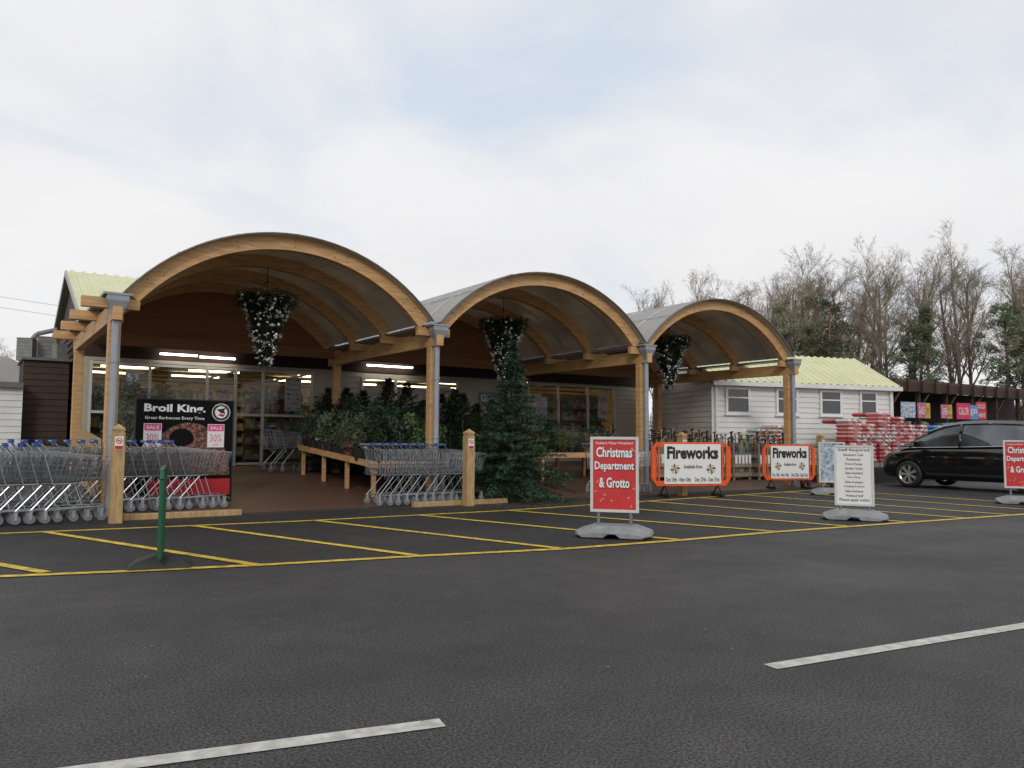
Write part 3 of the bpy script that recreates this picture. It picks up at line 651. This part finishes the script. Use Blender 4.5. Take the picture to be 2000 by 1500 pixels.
def table(loc,wx,wy,h0,label):
    r_=root('display_table',label,'table',loc); b=B()
    T=Matrix(((1,0,0,0),(0,1,0,0),(0,.0676,1,0),(0,0,0,1)))
    b.box(0,wx,0,wy,h0-.02,h0,T); b.box(-.03,-.001,-.03,wy+.03,h0-.06,h0+.06,T); b.box(wx+.001,wx+.03,-.03,wy+.03,h0-.06,h0+.06,T); b.box(0,wx,-.03,-.001,h0-.06,h0+.06,T); b.box(0,wx,wy+.001,wy+.03,h0-.06,h0+.06,T); b.obj('table_top',wood,r_)
    n=max(2,int(wy/1.1)+1)
    for i in range(n):
        for x in (.03,wx-.1):
            yy=.03+(wy-.14)*i/(n-1); b=B(); b.box(x,x+.07,yy,yy+.07,-.01+.0676*yy,h0-.022+.0676*yy); b.obj('leg',wood,r_)
    return r_
table((6.25,13.9,gz(13.9)),1.6,4.0,.62,'long sloping timber display table with potted plants')
table((11.0,15.0,gz(15.0)),2.3,2.4,.66,'timber display table with potted winter plants')
pv=[]
kinds=[(bush_leaf,(.15,.15,.16),200,.03,'leafy green potted bedding plant on display table'),(lime_leaf,(.10,.10,.22),220,.025,'small lime green potted conifer on display table'),(dark_needle,(.12,.12,.28),300,.025,'dark upright potted conifer on display table'),(flower,(.14,.14,.13),200,.022,'potted plant with red berries on display table'),(olive_leaf,(.17,.17,.2),240,.028,'grey-green trailing ivy in pot on display table'),(flower2,(.14,.14,.12),220,.022,'potted plant with pale flowers on display table')]
for i,(m,rd,n,s,lb) in enumerate(kinds):
    r_=root('potted_plant',lb,'plant',(0,0,0),0,'potted plants on the display tables'); b=B(); b.lathe([(0,.0),(.06,0),(.085,.13),(.075,.13)],n=10); b.obj('pot',pot if i%2 else black_pl,r_)
    b=B(); leaves(b,(0,0,.13+rd[2]*.9),rd,n,s,rnd); b.obj('foliage',m,r_); pv.append(r_)
slots=[]
for i in range(6):
    for j in range(14): slots.append((6.34+i*.26,14.0+j*.285,gz(13.95+j*.28)+.63,0))
for i in range(8):
    for j in range(7): slots.append((11.12+i*.29,15.12+j*.33,gz(15.15+j*.33)+.67,1))
rnd.shuffle(slots)
for i,p_ in enumerate(slots):
    k=i if i<6 else rnd.choice([0,3,5,3,5,4,2] if p_[3] else [0,0,1,2,2,2,2,4,4,4]); q_=(p_[0]+rnd.uniform(-.04,.04),p_[1]+rnd.uniform(-.04,.04),p_[2])
    if i<6: pv[i].location=q_
    else: copy(pv[k],q_,rnd.uniform(0,360),sc=rnd.uniform(.9,1.4) if p_[3] else rnd.uniform(1.2,1.9))
b=B()
for i in range(9):
    x=6.3+rnd.uniform(0,.25); y=14+i*.42; z=gz(y)+.85; b.tube((x,y,z-.25),(x,y,z),.004,n=4); b.box(x-.05,x+.05,y-.004,y+.004,z,z+.07)
tag(b.obj('plant_price_labels',white),'small white price labels standing among table plants','label')['kind']='stuff'
for i,(x,y,h) in enumerate(((2.45,17.3,2.2),(3.05,17.9,1.9),(2.3,15.8,1.6),(4.0,17.6,1.5),(2.6,18.6,2.2),(3.5,18.8,1.6))):
    r_=root('olive_tree','slender potted olive tree beside shop entrance','tree',(x,y,gz(y)),0,'potted trees beside the shop entrance')
    b=B(); b.lathe([(0,0),(.15,0),(.2,.32),(.18,.32)],n=14); b.obj('pot',pot,r_)
    b=B(); b.tube((0,0,.3),(.03,0,h*.5),.02,.015,n=5)
    tips=[]
    for k in range(12):
        a=rnd.uniform(0,6.28); e=Vector((.4*math.cos(a)*rnd.random(),.4*math.sin(a)*rnd.random(),h*rnd.uniform(.45,1))); b.tube((.03,0,h*rnd.uniform(.35,.5)),e,.008,.003,n=4); tips.append(e)
    b.obj('trunk',bark,r_); b=B()
    for e in tips: leaves(b,e,(.16,.16,.2),80,.028,rnd)
    b.obj('crown',olive_leaf,r_)
fe=root('picket_fence','pale timber picket fence along canopy side','fence',(1.72,14.2,0))
b=B()
for i in range(26):
    y=.1+i*.13; z=gz(14.2+y); b.box(-.01,.01,y,y+.08,z+.05,z+1.05)
b.obj('pickets',wood_pale,fe); b=B()
for z in (.3,.8): b.add([(.012,0,z+.1),(.012,3.5,z+.34),(.012,3.5,z+.42),(.012,0,z+.18),(.05,0,z+.1),(.05,3.5,z+.34),(.05,3.5,z+.42),(.05,0,z+.18)],[(0,1,2,3),(7,6,5,4),(3,2,6,7),(0,4,5,1)])
b.obj('rails',wood_pale,fe)
# hanging decorations
hd_=root('hanging_christmas_decoration','inverted cone garland with silver baubles hanging from canopy','decoration',(4.5,14.9,2.5),0,'Christmas garlands hanging from the canopy')
b=B(); rg=random.Random(4)
for i in range(6500):
    t=rg.random()**.6; z=1.37*t; R=(.06+.40*t**1.1)*math.sqrt(rg.uniform(.25,1))*(1.0+.15*math.sin(z*18)); a=rg.uniform(0,6.28)
    if rg.random()<.28: z=rg.uniform(1.15,1.42); R=rg.uniform(.25,.56)
    p=Vector((R*math.cos(a),R*math.sin(a),z)); o=Vector((rg.gauss(0,1)+math.cos(a),rg.gauss(0,1)+math.sin(a),rg.gauss(0,1)-.3)).normalized()*.085; w=o.orthogonal().normalized()*.009
    b.tri(p-w,p+w,p+o)
b.obj('garland_foliage',dark_needle,hd_)
b=B()
for i in range(110):
    t=rg.random()**.8; z=1.33*t; R=(.07+.41*t); a=rg.uniform(0,6.28); c=Vector((R*math.cos(a),R*math.sin(a),z)); s=rg.choice((.018,.026,.036))
    pr=[(s*math.sin(pi*k/5),c.z+s*-math.cos(pi*k/5)) for k in range(6)]; b.lathe(pr,c.x,c.y,n=8)
b.obj('silver_baubles',bauble,hd_,smooth=True)['kind']='stuff'
b=B()
for i in range(110):
    t=rg.random()**.8; z=1.33*t; R=(.08+.42*t); a=rg.uniform(0,6.28); c=Vector((R*math.cos(a),R*math.sin(a),z))
    for k in range(6):
        o=Vector((rg.gauss(0,1),rg.gauss(0,1),rg.gauss(0,1))).normalized()*.07; w=o.orthogonal().normalized()*.014; b.tri(c-w,c+w,c+o)
b.obj('white_ribbon_flowers',siding_grey,hd_)['kind']='stuff'
b=B(); b.tube((0,0,1.3),(0,0,1.93),.008,n=5); b.tube((-.45,0,1.37),(.45,0,1.37),.01,n=5)
for a in (0,2.1,4.2): b.tube((.42*math.cos(a),.42*math.sin(a),1.38),(0,0,1.65),.006,n=4)
b.obj('hanging_chain',black_pl,hd_)
copy(hd_,(9.88,14.95,2.5),70); copy(hd_,(15.15,15.0,2.5),140)
# ------------------------------------------------------------ tool stands, pallets, bags
ts=root('tool_stand','timber crate stand of upright long-handled garden tools','stand',(15.2,14.5,gz(14.5)),0,'garden tool stands under the canopy')
b=B(); 
for z in (.1,.35,.6): b.box(0,.75,-.02,0,z,z+.1); b.box(0,.75,.6,.62,z,z+.1); b.box(-.02,0,-.02,.62,z,z+.1); b.box(.75,.77,-.02,.62,z,z+.1)
for x in (0.001,.699):
    for y in (0.001,.549): b.box(x,x+.05,y,y+.05,0,.75)
b.obj('crate_frame',wood_grey,ts)
b=B()
for i in range(30):
    x=rnd.uniform(.03,.72); y=rnd.uniform(.05,.55); h=rnd.uniform(.8,1.3); b.mi=rnd.choice((0,1,2,2)); x2=x+rnd.uniform(-.06,.06); b.tube((x,y,.1),(x2,y,h),.015,n=5)
    b.mi=rnd.choice((2,2,2,2,0,3)); b.tube((x2-.05,y,h),(x2+.05,y,h+.01),.018,n=6)
b.obj('tool_bundle',[wood_pale,black_pl,black_pl,redm],ts)
b=B()
for i in range(16):
    x=.03+(i%6)*.118; y=.04+(i//6)*.18; h=rnd.uniform(.75,1.12); b.box(x,x+rnd.uniform(.06,.1),y,y+.1,.12,h)
b.obj('boxed_tools',goods_dk,ts)
b=B()
for i in range(5): x=.02+i*.15; b.box(x,x+.1,-.03,-.024,.45,.68)
b.obj('price_cards',white,ts)
for x,y in ((16.05,14.45),(16.95,14.4),(17.85,14.3),(18.7,14.1),(14.3,14.8),(15.6,15.6),(16.6,15.5),(13.7,16.0)): copy(ts,(x,y,gz(y)),rnd.uniform(-6,6))
def bagmesh():
    b=B(); nx,ny=12,8; L_,W_,H_=.69,.45,.116
    for s in (1,-1):
        vs=[]
        for i in range(nx+1):
            for j in range(ny+1):
                u=i/nx*2-1; v=j/ny*2-1; uu=math.copysign(abs(u)**.75,u); vv=math.copysign(abs(v)**.75,v)
                e=max(0,(1-abs(uu)**14)*(1-abs(vv)**12))**.33
                vs.append((uu*L_/2,vv*W_/2*(1+.02*math.sin(u*9)),H_/2+s*H_/2*e*(1+.06*rnd.uniform(-1,1))))
        fs=[(i*(ny+1)+j,(i+1)*(ny+1)+j,(i+1)*(ny+1)+j+1,i*(ny+1)+j+1) for i in range(nx) for j in range(ny)]
        ph=rnd.choice((2,3,4,5))
        for k,f in enumerate(fs):
            i,j=divmod(k,ny); b.mi=0
            if ph<=i<=ph+3 and 1<=j<=ny-2: b.mi=1
            elif j in(0,ny-1) and i in (ph,ph+1): b.mi=1
            elif i==ph+4: b.mi=2
            elif j in(0,ny-1) and i in (ph-2,): b.mi=1
            b.add([vs[q] for q in (f if s>0 else f[::-1])],[(0,1,2,3)])
    return b
bagsrc={}
def stack(x,y,z,mats,nx,ny,layers,kind,label,group,top=0):
    p=root('pallet','worn timber pallet under stacked bags','pallet',(x-.05,y-.05,z),0,'pallets under stacked bags'); b=B(); W=nx*.68+.1; D=ny*.44+.1
    for i in range(7): b.box(i*W/7,i*W/7+W/9,0,D,.11,.13)
    for q in (0,D/2-.04,D-.08): b.box(0,W,q,q+.08,0,.108)
    b.obj('slats',wood_grey,p)
    for l in range(layers):
        for i in range(nx):
            for j in range(ny):
                if l>=layers-1 and rnd.random()<.4*top: continue
                if j==ny-1 and l<layers-1 and ny>1: continue
                kk=rnd.choice(kind); key=kk+str(rnd.randrange(4))
                if key not in bagsrc: bagsrc[key]=o=bagmesh().obj('filled_bag',mats[kk])
                else: o=bagsrc[key].copy(); C.objects.link(o)
                o.location=(x+.34+i*.68+rnd.uniform(-.02,.02),y+.22+j*.44+rnd.uniform(-.02,.02),z+.13+l*.112); o.rotation_euler=(rnd.uniform(-.015,.015),rnd.uniform(-.015,.015),rnd.uniform(-.03,.03)+(pi if rnd.random()<.5 else 0))
                tag(o,label,'bag',group)
g1='compost bags stacked on pallets'
MT={'r':[bagc_red,bagc_white,bagc_dark],'w':[bagc_white,bagc_red,bagc_dark],'b':[bagc_blue,bagc_white,bagc_dark],'p':[M('pinkish_bag_plastic',(.52,.2,.19),.4,var=.2),bagc_white,bagc_red]}
stack(20.5,13.3,.45,MT,2,2,11,'rrpw','red and white plastic compost bag on tall stack',g1,top=1)
stack(21.92,13.25,.45,MT,2,2,13,'pprwr','pink and red plastic compost bag on tall stack',g1,top=1)
stack(23.34,13.3,.45,MT,2,2,11,'rrpw','red and white plastic compost bag on tall stack',g1,top=1)
stack(18.6,14.95,gz(15),MT,2,1,12,'ww','white and black plastic bag on low stack',g1,top=1)
stack(25.4,13.5,.45,MT,3,1,11,'b','blue and white plastic bag on stack',g1,top=1)
fb=root('flatbed_trolley','green steel flatbed garden trolley with rubber wheels','trolley',(17.6,12.0,.0),25)
b=B(); b.tube((0,0,.35),(1.1,0,.35),.02,n=6); b.tube((0,.6,.35),(1.1,.6,.35),.02,n=6)
for i in range(8): b.tube((i*.157,0,.35),(i*.157,.6,.35),.012,n=5)
for y in (0,.6):
    b.tube((0,y,.35),(-.1,y,1.05),.02,n=6); b.tube((.25,y,.35),(-.05,y,.75),.012,n=5)
b.tube((-.1,0,1.05),(-.1,.6,1.05),.02,n=6)
for z in (.55,.75,.9): b.tube((-.03-.05*z,0,z),(-.03-.05*z,.6,z),.012,n=5)
b.obj('steel_frame',green_mt,fb)
for x,y in ((.15,-.05),(.15,.65),(.95,-.05),(.95,.65)):
    b=B(); b.tube((x,y-.03,.14),(x,y+.03,.14),.14,n=18); b.mi=1; b.tube((x,y-.035,.14),(x,y+.035,.14),.07,n=12); b.obj('wheel',[black_pl,redm],fb)
# ------------------------------------------------------------ car
car=root('parked_car','black people carrier with alloy wheels parked facing the forecourt','car',(21.1,11.4,.012),89)
WB=2.85
st=[(.93,.35,.66,.55),(.86,.26,.78,.70),(.65,.22,.90,.83),(.3,.2,.98,.90),(0,.2,1.01,.93),(-.5,.2,1.04,.935),(-1.2,.2,1.05,.935),(-2,.2,1.07,.935),(-2.85,.2,1.09,.93),(-3.4,.24,1.11,.90),(-3.7,.3,1.10,.84),(-3.82,.38,.95,.74)]
b=B(); n=12
def ringp(x,zb,zt,w):
    h=zt-zb
    half=[(0,zb),(w*.8,zb),(w*.95,zb+.06),(w,zb+h*.35),(w,zb+h*.6),(w*.985,zb+h*.85),(w*.93,zt-.01),(w*.6,zt+.03),(0,zt+.06)]
    return [(x,y,z) for y,z in half]+[(x,-y,z) for y,z in half[-2:0:-1]]
rings=[ringp(*s) for s in st]; n=len(rings[0])
b.add([p for r in rings for p in r],[(k*n+i,k*n+(i+1)%n,(k+1)*n+(i+1)%n,(k+1)*n+i) for k in range(len(rings)-1) for i in range(n)]+[tuple(range(n)),tuple(range(len(rings)*n-1,len(rings)*n-n-1,-1))])
body=b.obj('body',[blackpaint],car,smooth=True)
bmx=bmesh.new(); bmx.from_mesh(body.data); bmesh.ops.recalc_face_normals(bmx,faces=bmx.faces); bmx.to_mesh(body.data); bmx.free()
sub=body.modifiers.new('s','SUBSURF'); sub.levels=2; sub.render_levels=2
cut=B()
for x in (0,-WB):
    for s in (-1,1): cut.tube((x,s*.70,.34),(x,s*1.1,.34),.385,n=32)
cutter=cut.obj('cutter',[black_pl])
bo_=body.modifiers.new('b','BOOLEAN'); bo_.object=cutter; bo_.operation='DIFFERENCE'; bo_.solver='EXACT'
cutter.parent=car
bpy.context.view_layer.update(); dg=bpy.context.evaluated_depsgraph_get()
me=bpy.data.meshes.new_from_object(body.evaluated_get(dg)); body.modifiers.clear(); body.data=me; bpy.data.objects.remove(cutter)
gh=[(.34,1.00,1.02,.84,.78),(-.02,1.02,1.22,.85,.76),(-.42,1.03,1.46,.86,.72),(-.82,1.04,1.62,.865,.70),(-1.3,1.05,1.69,.87,.69),(-2.0,1.07,1.70,.87,.69),(-2.8,1.09,1.66,.86,.68),(-3.35,1.11,1.57,.83,.66),(-3.66,1.11,1.40,.79,.64),(-3.77,1.09,1.20,.75,.68)]
def ghp(x,z0,z1,w0,w1,o=0):
    half=[(w0+o,z0),(w0*.5+w1*.5+.03+o,(z0+z1)/2),(w1+.01+o,max(z0+.005,z1-.07)),(w1*.85,z1+o),(0,z1+.025+o)]
    return [(x,y,z) for y,z in half]+[(x,-y,z) for y,z in half[-2::-1]]
b=B(); R_=[ghp(*s) for s in gh]; n=len(R_[0]); b.add([p for r in R_ for p in r],[(k*n+i,(k+1)*n+i,(k+1)*n+i+1,k*n+i+1) for k in range(len(R_)-1) for i in range(n-1)])
b.obj('window_glass',carglass,car,smooth=True)
b=B(); R2=[ghp(*s,.008) for s in gh]
for k in range(3,9):
    for i in range(2,6): b.add([R2[k][i],R2[k+1][i],R2[k+1][i+1],R2[k][i+1]],[(0,1,2,3)])
b.obj('roof_panel',blackpaint,car,smooth=True)
for s in (0,1):
    idx=lambda i: i if s==0 else n-1-i
    b=B()
    for k in range(0,3): b.tube(R2[k][idx(2)],R2[k+1][idx(2)],.032,n=6)
    for k in range(3,8): b.tube(R2[k][idx(2)],R2[k+1][idx(2)],.02,n=6)
    b.obj('pillar',blackpaint,car,smooth=True)
    for k,w in ((1,.02),(4,.035),(6,.04),(8,.07)):
        b=B()
        for i in (0,1): b.tube(R2[k][idx(i)],R2[k][idx(i+1)],w,n=6)
        b.obj('pillar',blackpaint,car,smooth=True)
b=B()
for s in (0,1):
    for k in range(0,9):
        i=0 if s==0 else n-1; b.tube(R2[k][i],R2[k+1][i],.010,n=5)
b.obj('window_trim',silver,car)
b=B()
for s in (-1,1):
    for x in (-.35,-1.3,-2.3): b.box(x-.003,x+.003,s*.937-.002,s*.937+.002,.35,.98)
    b.box(-2.4,-.48,s*.94-.006,s*.94+.006,.34,.40)
b.obj('door_seam',black,car)
for s in (-1,1):
    b=B(); b.box(-1.22,-1.05,s*.945-.012,s*.945+.012,.88,.905); b.obj('door_handle',blackpaint,car,bevel=.005)
    b=B(); b.box(-2.2,-2.03,s*.945-.012,s*.945+.012,.90,.925); b.obj('door_handle',blackpaint,car,bevel=.005)
    b=B(); b.box(-.40,-.24,s*1.0-.1,s*1.0+.1,1.05,1.20); b.obj('wing_mirror',blackpaint,car,bevel=.03)
    b=B(); q=[(.90,.50,.68),(.84,.68,.66),(.60,.83,.74),(.34,.89,.88),(.5,.80,.90),(.80,.60,.79)]
    b.add([(x,s*(y+.012),z) for x,y,z in q],[(0,1,2,3,4,5)]); b.add([(x,s*(y-.1),z) for x,y,z in q],[(5,4,3,2,1,0)]); b.obj('headlight',lampglass,car)
b=B(); b.box(.93,.95,-.26,.26,.42,.52); b.obj('number_plate',white,car)
b=B(); b.box(.9,.94,-.4,.4,.56,.63); b.obj('grille',silver,car)
brk=M('dark_brake',(.03,.03,.03),.5)
for x in (0,-WB):
    for s in (-1,1):
        y=s*.85; w=bpy.data.objects.new('wheel',None); C.objects.link(w); w.parent=car; w.location=(x,y,.34)
        b=B(); pr=[(.23,-.1),(.31,-.11),(.335,-.09),(.34,0),(.335,.09),(.31,.11),(.23,.1)]
        b.lathe([(r,z) for r,z in pr],n=36); t=b.obj('tyre',black_pl,w,smooth=True); t.rotation_euler=(pi/2,0,0)
        b=B(); yy=s*.07
        b.lathe([(.245,-.105),(.22,-.08),(.22,.08),(.245,.105)],n=36)
        for k in range(7):
            for dd in (-.12,.12):
                a=2*pi*k/7; b.tube((.04*math.cos(a),.04*math.sin(a),-yy*1.2),(.23*math.cos(a+dd),.23*math.sin(a+dd),-yy*1.35),.020,n=4)
        b.tube((0,0,-yy*.9),(0,0,-yy*1.4),.055,n=12); r2=b.obj('rim',silver,w); r2.rotation_euler=(pi/2,0,0)
        b=B(); b.tube((0,0,-.03),(0,0,.03),.2,n=24); d_=b.obj('brake_disc',brk,w); d_.rotation_euler=(pi/2,0,0)
# ------------------------------------------------------------ trees
def bare(H,seed):
    rg=random.Random(seed); b=B()
    def grow(p,d,L,r,lv):
        seg=[5,4,3,2,2,1][lv]
        pts=[p]; q=p.copy(); dd=d.copy()
        for i in range(seg):
            dd=(dd+Vector((rg.gauss(0,1),rg.gauss(0,1),rg.gauss(0,.6)+ (.7 if lv in(1,2) else 0)))*(.11 if lv else .035)).normalized(); q=q+dd*(L/seg); pts.append(q.copy())
        rr=[r*(1-.6*i/seg) for i in range(seg+1)]
        for i in range(seg): b.tube(pts[i],pts[i+1],rr[i],rr[i+1],n=6 if lv==0 else (4 if lv<2 else 3),cap=False)
        if lv>=5: return
        nc=[14,6,5,4,2][lv]
        for k in range(nc):
            t=rg.uniform(.32,1) if lv==0 else rg.uniform(.25,1); f=t*seg; i=min(seg-1,int(f)); o=pts[i].lerp(pts[i+1],f-i)
            ax=dd.orthogonal().normalized(); ax.rotate(Matrix.Rotation(rg.uniform(0,6.28),3,dd)); nd=dd.copy(); nd.rotate(Matrix.Rotation(rg.uniform(.35,.75),3,ax)); 
            L2=L*rg.uniform(.24,.38)*(1.25-.65*t) if lv==0 else L*rg.uniform(.4,.6)
            grow(o,nd,L2,max(.0075,rr[i]*(.5 if lv==0 else .58)),lv+1)
    grow(Vector((0,0,0)),Vector((0,0,1)),H*.92,H*.013,0)
    return b
twig=M('winter_twigs',(.30,.25,.195),.9,var=.2,scale=.5,spec=.1)
bares=[]
for sd in range(5):
    r_=root('bare_tree','tall leafless deciduous tree at woodland edge','tree',(0,0,0),0,'bare trees along the woodland edge'); split_add(r_,bare(15,20+sd),bark,twig,lambda k,m:k<30); bares.append(r_)
def pine(H,seed,mat,cone=False):
    rg=random.Random(seed); r_=root('pine_tree','tall evergreen pine with ragged crown at woodland edge','tree',(0,0,0),0,'pines along the woodland edge')
    t=B(); t.tube((0,0,0),(.3,0,H*.5),H*.016,H*.011,n=8); t.tube((.3,0,H*.5),(.1,.2,H*.96),H*.011,H*.003,n=7); c=B()
    for k in range(95):
        u=rg.uniform(.3,.99); a=rg.uniform(0,6.28)
        R=(H*.17*(1.02-u)/.70 if cone else H*.17*math.sqrt(max(.03,1-((u-.64)/.37)**2)))*rg.uniform(.25,1.12)
        o=Vector((.2,.1,H*u*.92)); e=Vector((.2+R*math.cos(a),.1+R*math.sin(a),H*u)); t.tube(o,e,.04,.015,n=3,cap=False)
        rad=H*rg.uniform(.022,.045); leaves(c,e,(rad*1.3,rad*1.3,rad*.8),120,.10,rg)
    t.obj('trunk',pinebark,r_); c.obj('crown',mat,r_); return r_
pines=[pine(13,50,pine_leaf),pine(13,51,pine_leaf)]; firs=[pine(13,52,fir_leaf,True),pine(13,53,fir_leaf)]
A_=Vector((66,70)); Bv=Vector((74,22)); used=set(); cnt=0
def place(pool,x,y,s):
    global cnt
    src=pool[cnt%len(pool)]
    if src.name not in used: used.add(src.name); src.location=(x,y,.5); src.scale=(s,)*3
    else: copy(src,(x,y,.5),rnd.uniform(0,360),sc=s)
    cnt+=1
for i in range(40):
    t=-.05+i/39*1.1; q=A_.lerp(Bv,t); s=(1.14 if t<.72 else 1.14-.45*(t-.72))*rnd.uniform(.87,1.05); place(bares,q.x+rnd.uniform(0,9),q.y+rnd.uniform(-1.5,2),s)
for t,s,dx,k in ((.37,1.0,0,0),(.42,1.12,-1,0),(.455,1.14,1,0),(.50,1.08,0,0),(.56,.8,-1,0),(.66,.88,-1,1),(.70,.95,-2,1),(.82,.92,-2,1),(.87,.98,-2,0),(1.0,.9,-2,1)):
    q=A_.lerp(Bv,t); place(firs if k else pines,q.x+dx-2,q.y,s)
b=B(); rg=random.Random(9)
for i in range(30000):
    t=rg.uniform(-.12,1.25); q=A_.lerp(Bv,t); x=q.x+rg.uniform(6,26); y=q.y+rg.uniform(-2,8); h=rg.uniform(1,8)*rg.uniform(.4,1); l=rg.uniform(.6,2.2)
    a=rg.gauss(0,.5); w=rg.uniform(.02,.06); b.tri((x-w*.15,y-w,.5+h*.6),(x+w*.15,y+w,.5+h*.6),(x+l*math.sin(a)*.5,y+l*math.sin(a),.5+h*.6+l*math.cos(a)))
struct(b.obj('woodland_undergrowth',scrub_m),'stuff')
b=B()
for i in range(60):
    t0=-.15+i*1.5/60; q=A_.lerp(Bv,t0); r2=A_.lerp(Bv,t0+1.5/60); b.quad((q.x+22,q.y,.4),(r2.x+22,r2.y,.4),(r2.x+30,r2.y,5.0+math.sin(i+1)*.5),(q.x+30,q.y,5.0+math.sin(i)*.5))
struct(b.obj('woodland_bank_terrain',M('leaf_litter_bank',(.09,.075,.045),.9,var=.4,scale=.3)))
for x,y,s in ((1.5,72,.5),(5,75,.5),(-3,74,.5),(-8,70,.5),(-14,73,.5)):
    copy(bares[abs(int(x))%4],(x,y,.5),x*40,sc=s)
lp=root('lamp_post','slim grey lamp post near white outbuilding','lamp post',(52,34,.5)); b=B(); b.tube((0,0,0),(0,0,6.4),.07,.05,n=8); b.obj('pole',galv,lp); b=B(); b.box(-.35,.1,-.1,.1,6.4,6.52); b.obj('lamp_head',galv,lp)
b=B()
for x0,y0,z0,x1,y1,z1 in ((-8,30,6.3,2.2,26,4.9),(-8,30,6.0,2.2,26,4.6)):
    b.tube((x0,y0,z0),(x1,y1,z1),.006,n=4)
tag(b.obj('overhead_cable',grey_pl),'thin overhead cables running to shop roof','cable')

# ------------------------------------------------------------ camera
F=1555.0; yaw=math.radians(34.1); p=math.radians(3.94); roll=math.radians(0.35)
fw=Vector((math.sin(yaw)*math.cos(p),math.cos(yaw)*math.cos(p),math.sin(p)))
r=Vector((math.cos(yaw),-math.sin(yaw),0)); u=r.cross(fw)
R=r*math.cos(roll)+u*math.sin(roll); U=R.cross(fw)
cd=bpy.data.cameras.new('camera'); cam=bpy.data.objects.new('camera',cd); C.objects.link(cam)
cam.matrix_world=Matrix(((R.x,U.x,-fw.x,0),(R.y,U.y,-fw.y,0),(R.z,U.z,-fw.z,1.2),(0,0,0,1)))
cd.lens=F/2000*36; cd.sensor_width=36; cd.clip_end=2000; cd.clip_start=.05
bpy.context.scene.camera=cam
# ------------------------------------------------------------ world + sun
W=bpy.data.worlds.new('World'); bpy.context.scene.world=W; W.use_nodes=True; n=W.node_tree.nodes; L=W.node_tree.links
bg=n['Background']; sky=n.new('ShaderNodeTexSky'); sky.sky_type='NISHITA'; sky.sun_disc=False; sky.sun_elevation=math.radians(28); sky.sun_rotation=math.radians(215); sky.air_density=1.0; sky.dust_density=2
tc=n.new('ShaderNodeTexCoord'); sx=n.new('ShaderNodeSeparateXYZ'); L.new(tc.outputs['Generated'],sx.inputs[0])
def math_(op,a,bv):
    m=n.new('ShaderNodeMath'); m.operation=op
    for i,q in enumerate((a,bv)):
        if isinstance(q,(int,float)): m.inputs[i].default_value=q
        else: L.new(q,m.inputs[i])
    return m.outputs[0]
def rampn(i,p0,c0,p1,c1):
    r=n.new('ShaderNodeValToRGB'); e=r.color_ramp.elements; e[0].position=p0; e[0].color=(*c0,1); e[1].position=p1; e[1].color=(*c1,1); L.new(i,r.inputs[0]); return r.outputs[0]
def mixc(f,a,c):
    m=n.new('ShaderNodeMix'); m.data_type='RGBA'
    if isinstance(f,float): m.inputs['Factor'].default_value=f
    else: L.new(f,m.inputs['Factor'])
    L.new(a,m.inputs['A']); L.new(c,m.inputs['B']); return m.outputs['Result']
zz=math_('ADD',math_('MAXIMUM',sx.outputs[2],0),.22)
cb=n.new('ShaderNodeCombineXYZ'); L.new(math_('DIVIDE',sx.outputs[0],zz),cb.inputs[0]); L.new(math_('DIVIDE',sx.outputs[1],zz),cb.inputs[1])
nz=n.new('ShaderNodeTexNoise'); nz.inputs['Scale'].default_value=1.3; nz.inputs['Detail'].default_value=7; nz.inputs['Roughness'].default_value=.5; nz.inputs['Distortion'].default_value=.4; L.new(cb.outputs[0],nz.inputs[0])
cover=rampn(nz.outputs['Fac'],.33,(.4,.4,.4),.50,(1,1,1))
nz2=n.new('ShaderNodeTexNoise'); nz2.inputs['Scale'].default_value=.7; nz2.inputs['Detail'].default_value=5; L.new(cb.outputs[0],nz2.inputs[0])
cloud=rampn(nz2.outputs['Fac'],.35,(7.9,7.95,8.2),.65,(9.1,9.1,9.2))
blue=n.new('ShaderNodeRGB'); blue.outputs[0].default_value=(6.0,7.4,9.1,1)
base=mixc(.8,sky.outputs[0],blue.outputs[0])
skyc=mixc(cover,base,cloud)
hor=n.new('ShaderNodeRGB'); hor.outputs[0].default_value=(9.4,9.3,9.15,1)
hf=rampn(sx.outputs[2],.02,(.7,.7,.7),.32,(0,0,0))
L.new(mixc(hf,skyc,hor.outputs[0]),bg.inputs['Color']); bg.inputs['Strength'].default_value=.1
sd=bpy.data.lights.new('sun','SUN'); sd.energy=.9; sd.angle=math.radians(12); sd.color=(1,.95,.88); so=bpy.data.objects.new('sun',sd); C.objects.link(so)
az=math.radians(215); el=math.radians(28); dv=Vector((math.sin(az)*math.cos(el),math.cos(az)*math.cos(el),math.sin(el)))
so.rotation_euler=dv.to_track_quat('Z','Y').to_euler()
sc=bpy.context.scene; sc.view_settings.view_transform='Standard'; sc.view_settings.look='None'; sc.view_settings.exposure=0
